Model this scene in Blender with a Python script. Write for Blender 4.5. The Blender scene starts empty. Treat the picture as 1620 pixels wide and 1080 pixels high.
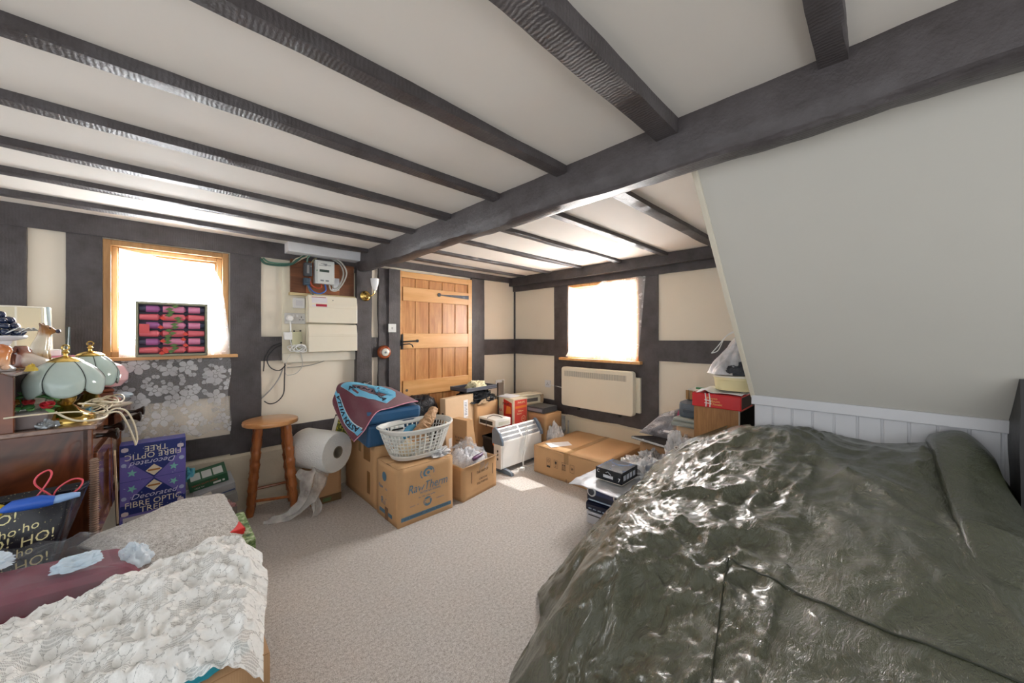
import bpy, math, random
import numpy as np
from mathutils import Matrix, Vector, noise, Euler
random.seed(7)
C = bpy.context.scene.collection
PI = math.pi
# ---------------------------------------------------------------- geometry of the view (camera at 0,0,1.312)
CF, CH, CY = 570.0, 1.312, 530.0
TH = math.atan2(590, 570)
FX, FY, RX, RY = math.cos(TH), math.sin(TH), math.sin(TH), -math.cos(TH)

# ---------------------------------------------------------------- mesh builder
class MB:
    def __init__(s): s.v, s.f, s.m, s.mi = [], [], [], 0
    def add(s, vs, fs, M=None, m=None):
        b = len(s.v)
        for p in vs:
            p = Vector(p)
            if M is not None: p = M @ p
            s.v.append(tuple(p))
        for f in fs:
            s.f.append([b + i for i in f]); s.m.append(s.mi if m is None else m)
        return s
    def box(s, x0, x1, y0, y1, z0, z1, M=None, m=None):
        vs = [(x, y, z) for z in (z0, z1) for y in (y0, y1) for x in (x0, x1)]
        return s.add(vs, [(0,2,3,1),(4,5,7,6),(0,1,5,4),(2,6,7,3),(0,4,6,2),(1,3,7,5)], M, m)
    def beam(s, axis, a0, a1, b0, b1, c0, c1, n=40, j=.004, fr=3., m=None, seed=0, chamf=0.0):
        # a wavy hewn timber along axis; b,c are the two cross ranges
        prof = [(b0,c0),(b1,c0),(b1,c1),(b0,c1)]
        if chamf:
            k = chamf
            prof = [(b0,c0+k),(b0+k,c0),(b1-k,c0),(b1,c0+k),(b1,c1),(b0,c1)]
        K = len(prof); vs = []; fs = []
        for i in range(n+1):
            a = a0 + (a1-a0)*i/n
            for q, (b, c) in enumerate(prof):
                d1 = noise.noise(Vector((a*fr, q*3.7+seed, 0.3)))*j + noise.noise(Vector((a*fr*4, q*5.1+seed, 7.3)))*j*.4
                d2 = noise.noise(Vector((a*fr, q*2.9+seed, 9.3)))*j
                p = {'x': (a, b+d1, c+d2), 'y': (b+d1, a, c+d2), 'z': (b+d1, c+d2, a)}[axis]
                vs.append(p)
        for i in range(n):
            for q in range(K):
                fs.append((i*K+q, i*K+(q+1)%K, (i+1)*K+(q+1)%K, (i+1)*K+q))
        fs.append(tuple(range(K))[::-1]); fs.append(tuple(n*K+q for q in range(K)))
        return s.add(vs, fs, None, m)
    def tube(s, pts, r, n=8, m=None, M=None, caps=True, closed=False):
        P = [Vector(p) for p in pts]; L = len(P)
        R = r if isinstance(r, (list, tuple)) else [r]*L
        vs, fs = [], []
        up = Vector((0,0,1)); prev = None
        for i, p in enumerate(P):
            if closed: t = P[(i+1)%L]-P[i-1]
            else: t = P[min(i+1, L-1)]-P[max(i-1, 0)]
            if t.length < 1e-9: t = Vector((0,0,1))
            t.normalize()
            if prev is None:
                a = up if abs(t.z) < .9 else Vector((1,0,0))
                n1 = t.cross(a).normalized()
            else:
                n1 = (prev - t*prev.dot(t)); 
                n1 = n1.normalized() if n1.length > 1e-6 else t.orthogonal().normalized()
            prev = n1; n2 = t.cross(n1)
            for k in range(n):
                A = 2*PI*k/n
                vs.append(p + (n1*math.cos(A)+n2*math.sin(A))*R[i])
        E = L if closed else L-1
        for i in range(E):
            for k in range(n):
                i2 = (i+1) % L
                fs.append((i*n+k, i*n+(k+1)%n, i2*n+(k+1)%n, i2*n+k))
        if caps and not closed:
            fs.append(tuple(range(n))[::-1]); fs.append(tuple((L-1)*n+k for k in range(n)))
        return s.add(vs, fs, M, m)
    def lathe(s, prof, n=32, M=None, m=None, sx=1, sy=1, cap=True):
        vs, fs = [], []
        for (r, z) in prof:
            for k in range(n):
                A = 2*PI*k/n; vs.append((r*math.cos(A)*sx, r*math.sin(A)*sy, z))
        for i in range(len(prof)-1):
            for k in range(n):
                fs.append((i*n+k, i*n+(k+1)%n, (i+1)*n+(k+1)%n, (i+1)*n+k))
        if cap:
            if prof[0][0] > 1e-5: fs.append(tuple(range(n))[::-1])
            if prof[-1][0] > 1e-5: fs.append(tuple((len(prof)-1)*n+k for k in range(n)))
        return s.add(vs, fs, M, m)
    def prism(s, poly, h0, h1, axis='z', M=None, m=None):
        n = len(poly); P = {'z': lambda a,b,h: (a,b,h), 'y': lambda a,b,h: (a,h,b), 'x': lambda a,b,h: (h,a,b)}[axis]
        vs = [P(a,b,h0) for a,b in poly] + [P(a,b,h1) for a,b in poly]
        fs = [tuple(range(n))[::-1], tuple(range(n, 2*n))] + [(i,(i+1)%n,n+(i+1)%n,n+i) for i in range(n)]
        return s.add(vs, fs, M, m)
    def grid(s, fn, nu, nv, M=None, m=None):
        vs = [fn(i/nu, j/nv) for j in range(nv+1) for i in range(nu+1)]
        fs = [(j*(nu+1)+i, j*(nu+1)+i+1, (j+1)*(nu+1)+i+1, (j+1)*(nu+1)+i) for j in range(nv) for i in range(nu)]
        return s.add(vs, fs, M, m)
    def ell(s, c, r, n=16, k=10, M=None, m=None):
        # ellipsoid
        T = Matrix.Translation(c) @ Matrix.Diagonal((r[0], r[1], r[2], 1))
        if M is not None: T = M @ T
        prof = [(max(math.sin(PI*i/k), 0), -math.cos(PI*i/k)) for i in range(k+1)]
        return s.lathe(prof, n, T, m, cap=False)
    def quad(s, pts, m=None, M=None): return s.add(pts, [tuple(range(len(pts)))], M, m)
    def text(s, body, size, M, m=None, ext=.0006, align='CENTER', shear=0, sx=1., bold=0.):
        cu = bpy.data.curves.new('t', 'FONT'); cu.body = body; cu.size = size; cu.extrude = ext
        cu.align_x = align; cu.align_y = 'CENTER'; cu.shear = shear; cu.offset = bold*size; cu.resolution_u = 2
        ob = bpy.data.objects.new('t', cu); C.objects.link(ob)
        bpy.context.view_layer.update()
        me = bpy.data.meshes.new_from_object(ob.evaluated_get(bpy.context.evaluated_depsgraph_get()))
        vs = [(v.co.x*sx, v.co.y, v.co.z) for v in me.vertices]; fs = [tuple(p.vertices) for p in me.polygons]
        bpy.data.objects.remove(ob); bpy.data.curves.remove(cu); bpy.data.meshes.remove(me)
        return s.add(vs, fs, M, m)
    def build(s, name, mats, parent=None, loc=(0,0,0), rz=0., rot=None, smooth=False, bevel=0, sub=0, solid=0, auto=35):
        me = bpy.data.meshes.new(name); me.from_pydata(s.v, [], s.f); me.update()
        if not isinstance(mats, (list, tuple)): mats = [mats]
        for q in mats: me.materials.append(q)
        for p, k in zip(me.polygons, s.m): p.material_index = k
        import bmesh
        bm = bmesh.new(); bm.from_mesh(me)
        if not getattr(s, 'keepn', False): bmesh.ops.recalc_face_normals(bm, faces=bm.faces)
        bm.to_mesh(me); bm.free()
        if smooth:
            for p in me.polygons: p.use_smooth = True
            if auto:
                try: me.set_sharp_from_angle(angle=math.radians(auto))
                except Exception: pass
        o = bpy.data.objects.new(name, me); C.objects.link(o)
        if parent: o.parent = parent
        o.location = loc
        o.rotation_euler = rot if rot else (0, 0, rz)
        if bevel:
            b = o.modifiers.new('b', 'BEVEL'); b.width = bevel; b.segments = 2; b.limit_method = 'ANGLE'; b.angle_limit = .6
        if solid:
            b = o.modifiers.new('s', 'SOLIDIFY'); b.thickness = solid; b.offset = 0
        if sub:
            b = o.modifiers.new('u', 'SUBSURF'); b.levels = sub; b.render_levels = sub
        return o

def tag(o, label, cat, group=None, kind=None):
    o['label'] = label; o['category'] = cat
    if group: o['group'] = group
    if kind: o['kind'] = kind
    return o
def thing(name, label, cat, loc=(0,0,0), rz=0, group=None, rot=None):
    o = bpy.data.objects.new(name, None); C.objects.link(o); o.empty_display_size = .05
    o.location = loc; o.rotation_euler = rot if rot else (0, 0, rz)
    return tag(o, label, cat, group)
def struct(mb, name, mats, **k):
    o = mb.build(name, mats, **k); o['kind'] = 'structure'; return o
def T(x, y, z): return Matrix.Translation((x, y, z))
def Rz(a): return Matrix.Rotation(a, 4, 'Z')
def Rx(a): return Matrix.Rotation(a, 4, 'X')
def Ry(a): return Matrix.Rotation(a, 4, 'Y')
def on_front(x, y, z, a=0):      # text plane facing -Y, upright
    return T(x, y, z) @ Rx(PI/2) @ Rz(a)
def on_left(x, y, z, a=0):       # text plane facing -X, upright (reads towards -Y)
    return T(x, y, z) @ Rz(-PI/2) @ Rx(PI/2) @ Rz(a)
def on_top(x, y, z, a=0): return T(x, y, z) @ Rz(a)

# ---------------------------------------------------------------- materials
def lin(c):
    return tuple(((x/255)/12.92 if x/255 <= .04045 else ((x/255+.055)/1.055)**2.4) for x in c)
class NT:
    def __init__(s, name):
        s.mat = bpy.data.materials.new(name); s.mat.use_nodes = True
        s.t = s.mat.node_tree; s.b = s.t.nodes['Principled BSDF']; s.out = s.t.nodes['Material Output']
        s.co = s.t.nodes.new('ShaderNodeTexCoord').outputs['Object']
    def n(s, t, **k):
        o = s.t.nodes.new(t)
        for a, b in k.items():
            if a[0] == '_': setattr(o, a[1:], b)
            else: o.inputs[a.replace('__', ' ')].default_value = b
        return o
    def l(s, a, b): s.t.links.new(a, b)
    def map(s, scale, rot=(0,0,0)):
        m = s.n('ShaderNodeMapping'); m.inputs['Scale'].default_value = scale; m.inputs['Rotation'].default_value = rot
        s.l(s.co, m.inputs['Vector']); return m.outputs[0]
    def noise(s, scale, detail=3, rough=.5, vec=None, dist=0):
        o = s.n('ShaderNodeTexNoise', Scale=scale, Detail=detail, Roughness=rough, Distortion=dist)
        s.l(vec or s.co, o.inputs['Vector']); return o.outputs['Fac']
    def ramp(s, fac, stops):
        o = s.n('ShaderNodeValToRGB'); e = o.color_ramp.elements
        while len(e) < len(stops): e.new(.5)
        for q, (p, c) in zip(e, stops): q.position = p; q.color = tuple(c)+(1,) if len(c) == 3 else c
        s.l(fac, o.inputs['Fac']); return o.outputs['Color']
    def mix(s, fac, a, b, mode='MIX'):
        o = s.n('ShaderNodeMix', _data_type='RGBA', _blend_type=mode)
        for k, x in ((0, fac), (6, a), (7, b)):
            if hasattr(x, 'links') or hasattr(x, 'is_linked'): s.l(x, o.inputs[k])
            elif k == 0: o.inputs[0].default_value = x
            else: o.inputs[k].default_value = tuple(x)+(1,)
        return o.outputs[2]
    def bump(s, h, strength=.3, dist=.002, nrm=None):
        o = s.n('ShaderNodeBump', Strength=strength, Distance=dist); s.l(h, o.inputs['Height'])
        if nrm: s.l(nrm, o.inputs['Normal'])
        s.l(o.outputs[0], s.b.inputs['Normal']); return o.outputs[0]
    def math(s, op, a, b=0., c=None):
        o = s.n('ShaderNodeMath', _operation=op)
        for k, x in enumerate((a, b, c)):
            if x is None: continue
            if hasattr(x, 'is_linked'): s.l(x, o.inputs[k])
            else: o.inputs[k].default_value = x
        return o.outputs[0]
    def col(s, c): 
        if hasattr(c, 'is_linked'): s.l(c, s.b.inputs['Base Color'])
        else: s.b.inputs['Base Color'].default_value = tuple(c)+(1,)
    def set(s, **k):
        for a, v in k.items(): s.b.inputs[a.replace('__', ' ')].default_value = v
_mc = {}
def M(rgb, rough=.5, metal=0., var=.06, vs=25., bump=0., bs=80., spec=.5, alpha=1., coat=0., trans=0., emit=0.):
    """plain procedural material from an sRGB colour"""
    key = (rgb, rough, metal, var, vs, bump, bs, spec, alpha, coat, trans, emit)
    if key in _mc: return _mc[key]
    t = NT('surface'); c = lin(rgb)
    if var:
        f = t.noise(vs, 4, .6)
        t.col(t.mix(f, [x*(1-var) for x in c], [min(1, x*(1+var)) for x in c]))
    else: t.col(c)
    t.set(Roughness=rough, Metallic=metal, Alpha=alpha)
    t.b.inputs['Specular IOR Level'].default_value = spec
    if coat: t.b.inputs['Coat Weight'].default_value = coat; t.b.inputs['Coat Roughness'].default_value = .08
    if trans: t.b.inputs['Transmission Weight'].default_value = trans
    if bump: t.bump(t.noise(bs, 3), bump, .003)
    _mc[key] = t.mat; return t.mat

def wood(name, c1, c2, axis='x', scale=6., rough=.4, stretch=12., c3=None, bump=.15, coat=0.):
    t = NT(name); sc = {'x': (1, stretch, stretch), 'y': (stretch, 1, stretch), 'z': (stretch, stretch, 1)}[axis]
    v = t.map(sc)
    f = t.noise(scale*.35, 5, .62, v, dist=1.2)
    g = t.noise(scale*3, 3, .6, v)
    col = t.ramp(f, [(.3, lin(c1)), (.62, lin(c2))] + ([(.72, lin(c3))] if c3 else []))
    col = t.mix(t.math('MULTIPLY', g, .35), col, lin(c1))
    t.col(col); t.set(Roughness=rough); t.bump(g, bump, .002)
    if coat: t.b.inputs['Coat Weight'].default_value = coat
    return t.mat

def timber_mat():
    t = NT('dark_timber'); f = t.noise(9, 6, .65); g = t.noise(70, 4, .7)
    col = t.ramp(f, [(.3, lin((66,60,60))), (.75, lin((92,87,89)))])
    # cobweb flecks of old distemper
    v = t.noise(26, 6, .85, dist=1.5); fl = t.ramp(v, [(.63, (0,0,0)), (.70, (1,1,1))])
    w = t.ramp(t.noise(2.1, 3, .5), [(.5, (0,0,0)), (.62, (1,1,1))])
    col = t.mix(t.math('MULTIPLY', t.math('MULTIPLY', fl, w), .6), col, lin((150,145,140)))
    t.col(col); r = t.math('MULTIPLY_ADD', g, .3, .3); t.l(r, t.b.inputs['Roughness'])
    saw = t.n('ShaderNodeTexWave', _wave_type='BANDS', Scale=26., Distortion=3.5, Detail=2.); saw.inputs['Detail Scale'].default_value = 1.5
    t.l(t.co, saw.inputs['Vector'])
    h = t.math('ADD', t.math('MULTIPLY', g, .8), t.math('MULTIPLY', saw.outputs['Fac'], .25)); h = t.math('ADD', h, t.math('MULTIPLY', f, 1.2))
    t.bump(h, .45, .006); return t.mat
def plaster(name, c, b=.12, sc=7, spots=True):
    t = NT(name); f = t.noise(2.2, 4, .6)
    c1 = lin(c); col = t.mix(f, [x*.95 for x in c1], [min(1, x*1.03) for x in c1])
    if spots:
        s = t.ramp(t.noise(34, 5, .8), [(.26, (1,1,1)), (.30, (0,0,0))]); col = t.mix(t.math('MULTIPLY', s, .12), col, lin((150,140,125)))
    t.col(col); t.set(Roughness=.75)
    h = t.math('ADD', t.noise(sc, 3, .5), t.math('MULTIPLY', t.noise(90, 2, .5), .06)); t.bump(h, b, .02); return t.mat
def carpet_mat(name, a, b, c):
    t = NT(name); f = t.noise(230, 3, .7); g = t.noise(75, 3, .7)
    h = t.math('ADD', t.math('MULTIPLY', f, .6), t.math('MULTIPLY', g, .4))
    col = t.ramp(h, [(.36, lin(a)), (.5, lin(b)), (.62, lin(c))])
    col = t.mix(t.math('MULTIPLY', t.noise(3, 3, .6), .16), col, lin(a))
    t.col(col); t.set(Roughness=1.); t.b.inputs['Specular IOR Level'].default_value = .1
    t.b.inputs['Sheen Weight'].default_value = .2
    t.bump(h, .9, .008); return t.mat
def card_mat(name='cardboard', c=(190,154,116), rough=.75, lines=True):
    t = NT(name); f = t.noise(4, 4, .6); c1 = lin(c)
    col = t.mix(f, [x*.86 for x in c1], [min(1, x*1.1) for x in c1])
    t.col(col); t.set(Roughness=rough)
    if lines:
        w = t.n('ShaderNodeTexWave', _wave_type='BANDS', Scale=55., Distortion=.3); w.bands_direction = 'X'
        t.l(t.co, w.inputs['Vector'])
        t.bump(t.math('ADD', t.math('MULTIPLY', w.outputs['Fac'], .12), t.noise(18, 3)), .22, .006)
    return t.mat
def glass_mat(name='window_glass', col=(1,1,1), rough=0., a=.1):
    t = NT(name); tr = t.n('ShaderNodeBsdfTransparent'); gl = t.n('ShaderNodeBsdfGlossy', Roughness=.02)
    tr.inputs[0].default_value = tuple(col)+(1,)
    mx = t.n('ShaderNodeMixShader'); mx.inputs[0].default_value = a
    t.l(tr.outputs[0], mx.inputs[1]); t.l(gl.outputs[0], mx.inputs[2]); t.l(mx.outputs[0], t.out.inputs[0]); return t.mat
def sheer_mat(name, base=.35, flower=True, scale=9., col=(245,247,250), net=420., th=.33, lo=0.0):
    """lace: a fine see-through net with opaque woven blossoms"""
    t = NT(name)
    d = t.n('ShaderNodeTexNoise', Scale=scale*2.2, Detail=2.); t.l(t.co, d.inputs['Vector'])
    vm = t.n('ShaderNodeVectorMath', _operation='MULTIPLY_ADD'); t.l(d.outputs['Color'], vm.inputs[0])
    vm.inputs[1].default_value = (.045, .045, .045); t.l(t.co, vm.inputs[2])
    v = t.n('ShaderNodeTexVoronoi', Scale=scale); t.l(vm.outputs[0], v.inputs['Vector'])
    v2 = t.n('ShaderNodeTexVoronoi', Scale=scale*4.2, _feature='DISTANCE_TO_EDGE'); t.l(vm.outputs[0], v2.inputs['Vector'])
    a = t.ramp(v.outputs['Distance'], [(th, (1,1,1)), (th+.03, (0,0,0))])
    pet = t.ramp(v2.outputs['Distance'], [(.02, (.25,.25,.25)), (.07, (1,1,1))])
    a = t.math('MULTIPLY', a, pet)
    v3 = t.n('ShaderNodeTexVoronoi', Scale=scale*2.3); t.l(vm.outputs[0], v3.inputs['Vector'])
    leaf = t.ramp(v3.outputs['Distance'], [(.2, (.8,.8,.8)), (.24, (0,0,0))])
    a = t.math('MAXIMUM', a, leaf) if flower else 0.
    k = t.noise(net, 0, .5); k = t.ramp(k, [(.4, (lo,lo,lo)), (.6, (1,1,1))])
    k = t.math('MULTIPLY', k, base)
    al = t.math('MAXIMUM', a, k) if flower else k
    al = t.math('MINIMUM', t.math('ADD', al, base*.35), 1.)
    df = t.n('ShaderNodeBsdfDiffuse'); df.inputs[0].default_value = lin(col)+(1,)
    tl = t.n('ShaderNodeBsdfTranslucent'); tl.inputs[0].default_value = lin(col)+(1,)
    m1 = t.n('ShaderNodeMixShader'); m1.inputs[0].default_value = .4
    t.l(df.outputs[0], m1.inputs[1]); t.l(tl.outputs[0], m1.inputs[2])
    tr = t.n('ShaderNodeBsdfTransparent'); mx = t.n('ShaderNodeMixShader')
    t.l(al, mx.inputs[0]); t.l(tr.outputs[0], mx.inputs[1]); t.l(m1.outputs[0], mx.inputs[2]); t.l(mx.outputs[0], t.out.inputs[0])
    return t.mat
def blossoms(t, a, b, scale, R, rnd=.75, petals=2.5):
    """mask of five-petalled woven blossoms laid out over the a/b plane"""
    s_ = t.n('ShaderNodeSeparateXYZ'); t.l(t.co, s_.inputs[0]); c_ = t.n('ShaderNodeCombineXYZ'); t.l(s_.outputs[a], c_.inputs[0]); t.l(s_.outputs[b], c_.inputs[1])
    sc = t.n('ShaderNodeVectorMath', _operation='SCALE'); sc.inputs['Scale'].default_value = scale; t.l(c_.outputs[0], sc.inputs[0])
    wn = t.n('ShaderNodeTexNoise', Scale=3., Detail=2.); t.l(sc.outputs[0], wn.inputs['Vector'])
    ad = t.n('ShaderNodeVectorMath', _operation='MULTIPLY_ADD'); t.l(wn.outputs['Color'], ad.inputs[0]); ad.inputs[1].default_value = (.16,.16,0); t.l(sc.outputs[0], ad.inputs[2])
    v = t.n('ShaderNodeTexVoronoi', Scale=1., Randomness=rnd); v.voronoi_dimensions = '2D'; t.l(ad.outputs[0], v.inputs['Vector'])
    d = t.n('ShaderNodeVectorMath', _operation='SUBTRACT'); t.l(ad.outputs[0], d.inputs[0]); t.l(v.outputs['Position'], d.inputs[1])
    q = t.n('ShaderNodeSeparateXYZ'); t.l(d.outputs[0], q.inputs[0]); q2 = t.n('ShaderNodeSeparateXYZ'); t.l(v.outputs['Color'], q2.inputs[0])
    ang = t.math('ARCTAN2', q.outputs[1], q.outputs[0]); ang = t.math('MULTIPLY_ADD', ang, petals, t.math('MULTIPLY', q2.outputs[0], 6.28))
    c = t.math('ABSOLUTE', t.math('COSINE', ang)); size = t.math('MULTIPLY_ADD', q2.outputs[1], R*.5, R*.62)
    lim = t.math('MULTIPLY', size, t.math('MULTIPLY_ADD', c, .45, .55)); r = v.outputs['Distance']
    m = t.math('LESS_THAN', r, lim)
    vein = t.math('MULTIPLY', t.math('LESS_THAN', c, .16), t.math('GREATER_THAN', r, R*.22))
    ring = t.math('MULTIPLY', t.math('GREATER_THAN', r, R*.17), t.math('LESS_THAN', r, R*.22))
    return t.math('MULTIPLY', m, t.math('SUBTRACT', 1., t.math('MULTIPLY', t.math('MAXIMUM', vein, ring), .6)))
def sheer_alpha(t, al, col, tl_=.4):
    df = t.n('ShaderNodeBsdfDiffuse'); df.inputs[0].default_value = lin(col)+(1,)
    tl = t.n('ShaderNodeBsdfTranslucent'); tl.inputs[0].default_value = lin(col)+(1,)
    m1 = t.n('ShaderNodeMixShader'); m1.inputs[0].default_value = tl_
    t.l(df.outputs[0], m1.inputs[1]); t.l(tl.outputs[0], m1.inputs[2])
    tr = t.n('ShaderNodeBsdfTransparent'); mx = t.n('ShaderNodeMixShader')
    t.l(al, mx.inputs[0]); t.l(tr.outputs[0], mx.inputs[1]); t.l(m1.outputs[0], mx.inputs[2]); t.l(mx.outputs[0], t.out.inputs[0])
def film_mat(name, a=.35, col=(235,240,245), rough=.12, sc=30.):
    """clear crinkled polythene"""
    t = NT(name); t.col(lin(col)); t.set(Roughness=rough)
    f = t.noise(sc, 3, .6, dist=.8)
    t.bump(f, .8, .012)
    al = t.ramp(t.noise(sc*.35, 3, .6), [(.3, (a*.6,)*3), (.7, (min(1, a*1.5),)*3)])
    t.l(al, t.b.inputs['Alpha']); return t.mat

TIMBER = timber_mat(); CREAM = plaster('cream_plaster', (240,230,212)); WHITE = plaster('ceiling_plaster', (236,230,222), .1)
STAIR = plaster('stair_plaster', (208,205,197), .08)
CARPET = carpet_mat('grey_carpet', (150,142,135), (212,206,201), (242,239,236))
REM = carpet_mat('grey_remnant_carpet', (136,130,124), (206,202,196), (244,242,240))
CARD = card_mat('cardboard', (208,166,120)); CARD2 = card_mat('pale_cardboard', (220,190,154)); CARD3 = card_mat('brown_cardboard', (186,146,106))
OAK = wood('oak_board', (176,112,62), (222,168,110), 'z', 5., .32, 9., c3=(196,134,82))
OAKL = wood('oak_ledge', (218,160,98), (238,190,132), 'x', 4., .32, 9.)
PINE = wood('pine_frame', (140,98,56), (186,142,92), 'z', 5., .35, 9.)
BLACK = M((28,28,30), .35); IRON = M((70,74,80), .35, .8); BRASS = M((222,190,110), .18, 1., .04); CHROME = M((220,220,222), .2, 1.)
WPLAST = M((238,238,236), .3, var=.02); CPLAST = M((236,228,206), .35, var=.02); GLASS = glass_mat()
SHEER = sheer_mat('sheer_curtain', .42, True, 14., th=.2, lo=.6)
# ================================================================= SETTING
XB, YA, ZC = 3.33, 3.40, 2.05
mb = MB().box(-2.2, 3.6, -2.2, 3.6, -.1, 0); struct(mb, 'floor', CARPET)
mb = MB().box(-2.2, 3.6, -2.2, 3.6, ZC, ZC+.1); struct(mb, 'ceiling', WHITE)
# wall with the door and the first window (y = 3.4)
mb = MB(); y0, y1 = YA, YA+.12
mb.box(-2.2, -.28, y0, y1, 0, ZC); mb.box(.35, XB+.12, y0, y1, 0, ZC); mb.box(-.28, .35, y0, y1, 0, 1.165); mb.box(-.28, .35, y0, y1, 1.92, ZC)
struct(mb, 'wall_left', CREAM)
mb = MB(); x0, x1 = XB, XB+.12
mb.box(x0, x1, 2.52, YA, 0, ZC); mb.box(x0, x1, -2.2, 1.66, 0, ZC); mb.box(x0, x1, 1.66, 2.52, 0, 1.055); mb.box(x0, x1, 1.66, 2.52, 1.88, ZC)
struct(mb, 'wall_right', CREAM)
# masonry plinths at the foot of the walls
def plinth(name, fn):
    struct(MB().grid(fn, 60, 12), name, PLINTH, smooth=True)
PLINTH = plaster('plinth_plaster', (226,215,192), .3, 14)
def pa(u, v, xa=-2.2, xb=1.26):
    x = xa + u*(xb-xa); n = noise.noise(Vector((x*5, v*3, 1)))*.008
    z = v*.44 if v < .85 else .374+.066*(v-.85)/.15*.9
    return (x, YA-.035+n+(.03 if v > .95 else 0), z)
plinth('baseboard_left', pa); plinth('baseboard_left', lambda u, v: pa(u, v, 2.6, XB))
def pb(u, v):
    y = 1.0 + u*(YA-1.0); n = noise.noise(Vector((y*5, v*3, 4)))*.008
    z = v*.42
    return (XB-.04+n+(.035 if v > .93 else 0), y, z)
plinth('baseboard_right', pb)
tn = [0]
def tb(axis, a0, a1, b0, b1, c0, c1, j=.004, mat=None, chamf=0., n=40, fr=3.):
    tn[0] += 1
    m = MB().beam(axis, a0, a1, b0, b1, c0, c1, n, j, fr, seed=tn[0]*1.7, chamf=chamf)
    return struct(m, 'trim_%d' % tn[0], mat or TIMBER, smooth=True)
# --- timbers of the left wall
P = YA-.02
tb('z', 0, 2.0, -.95, -.56, P, YA+.01); tb('z', .42, 2.0, -.42, -.275, P, YA+.01)
tb('z', .42, 2.0, .355, .545, P, YA+.01)
tb('x', -.95, 1.27, P-.01, YA+.01, 1.925, ZC, .005)
tb('x', -2.2, 1.27, P, YA+.01, .43, .575, .006)
tb('x', -.28, .36, P, YA+.01, .86, 1.165)
tb('x', .54, .69, P, YA+.01, 1.11, 1.30)
tb('z', 0, 1.94, 1.262, 1.398, P-.05, YA+.01, .005)                 # big post carrying the beam
tb('z', 0, 1.96, 1.48, 1.605, P-.01, YA+.01, .012, fr=5)
tb('z', 0, 1.96, 1.575, 1.69, P-.03, YA+.01, .004)
tb('x', 1.39, 1.49, P, YA+.01, 1.10, 1.29)
tb('z', 0, 1.98, 2.60, 2.79, P-.01, YA+.01, .004)
tb('x', 2.79, XB, P, YA+.01, 1.07, 1.26)
tb('x', 1.39, XB, P-.03, YA+.01, 1.985, ZC, .005)
tb('z', .3, 1.9, XB-.014, XB+.01, YA-.02, YA+.01, .001)
# --- timbers of the right wall
Q = XB-.02
tb('y', .5, YA, XB-.10, XB+.01, 1.945, ZC-.0, .006); tb('y', .5, YA, Q-.01, XB+.01, 1.88, 1.95, .004)
tb('z', .40, 1.9, Q, XB+.01, 2.52, 2.71); tb('z', .40, 1.9, Q, XB+.01, 1.47, 1.66)
tb('y', 2.71, YA, Q, XB+.01, 1.07, 1.262); tb('y', .5, 1.47, Q, XB+.01, 1.07, 1.265)
tb('y', 1.6, 2.6, Q+.004, XB+.01, .5, 1.05, .003); tb('y', .5, YA, Q, XB+.01, .40, .545, .006)
# --- ceiling: the main beam and the joists either side
def main_beam():
    m = MB(); vs = []; fs = []; n = 150
    prof = [(1.26, 2.06), (1.258, 1.955), (1.268, 1.905), (1.285, 1.888), (1.34, 1.893), (1.40, 1.915), (1.425, 1.945), (1.43, 2.06)]
    K = len(prof)
    for i in range(n+1):
        y = -2.2 + (YA+2.2)*i/n
        for q, (x, z) in enumerate(prof):
            a = .005 if q in (0, 7) else .012
            vs.append((x+noise.noise(Vector((y*3, q*1.3, 0)))*a + noise.noise(Vector((y*14, q*1.3, 0)))*.003, y, z+(0 if q in (0, 7) else noise.noise(Vector((y*2.6, q*.5, 8)))*.014+noise.noise(Vector((y*11, q*1.9, 8)))*.004)))
    for i in range(n):
        for q in range(K): fs.append((i*K+q, i*K+(q+1)%K, (i+1)*K+(q+1)%K, (i+1)*K+q))
    fs.append(tuple(range(K))); fs.append(tuple(n*K+q for q in range(K)))
    m.add(vs, fs); tn[0] += 1; struct(m, 'trim_%d' % tn[0], TIMBER, smooth=True, auto=40)
main_beam()
for (y, w, d) in ((-.95,.07,.03), (-.42,.07,.03), (.064,.062,.03), (.488,.075,.055), (.962,.058,.035), (1.395,.058,.032), (1.835,.058,.03), (2.27,.058,.026), (2.665,.06,.026), (3.075,.065,.028)):
    tb('x', -2.2, 1.28, y, y+w, ZC-d, ZC+.02, .006, chamf=.004, n=90)
for (y, w, d) in ((.905,.075,.028), (1.345,.06,.026), (1.79,.06,.026), (2.24,.06,.024), (2.69,.06,.024), (3.09,.06,.022)):
    tb('x', 1.41, XB, y, y+w, ZC-d, ZC+.02, .005, chamf=.004, n=60)
# --- boxed-in stair: sloping underside, its edge trim and the boarded dado
mb = MB().prism([(1.415, 1.945), (2.29, .985), (2.42, .985), (2.42, ZC), (1.415, ZC)], -2.2, .485, 'y'); struct(mb, 'wall_stair', STAIR)
sl = math.atan2(.96, .875)
mb = MB().prism([(1.40, 1.945), (2.285, .975), (2.33, .975), (2.33, 1.03), (1.44, 2.0)], .485, .505, 'y'); struct(mb, 'trim_90', M((226,218,200), .5), bevel=.003)
DADO = M((206,207,211), .35, var=.02)
mb = MB(); yy = .49
while yy > -2.2:
    mb.box(2.293, 2.33, yy-.078, yy-.006, 0, .95); yy -= .08
mb.box(2.298, 2.33, -2.2, .49, 0, .95); struct(mb, 'wall_dado', DADO, bevel=.002)
mb = MB().box(2.272, 2.33, -2.2, .50, .942, .992); struct(mb, 'trim_91', DADO, bevel=.004)
mb = MB().beam('z', 0, 1.16, 2.12, 2.30, -.52, -.325, 40, .008, 5); struct(mb, 'trim_92', M((38,36,38), .45, bump=.4, bs=30), smooth=True)

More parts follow.
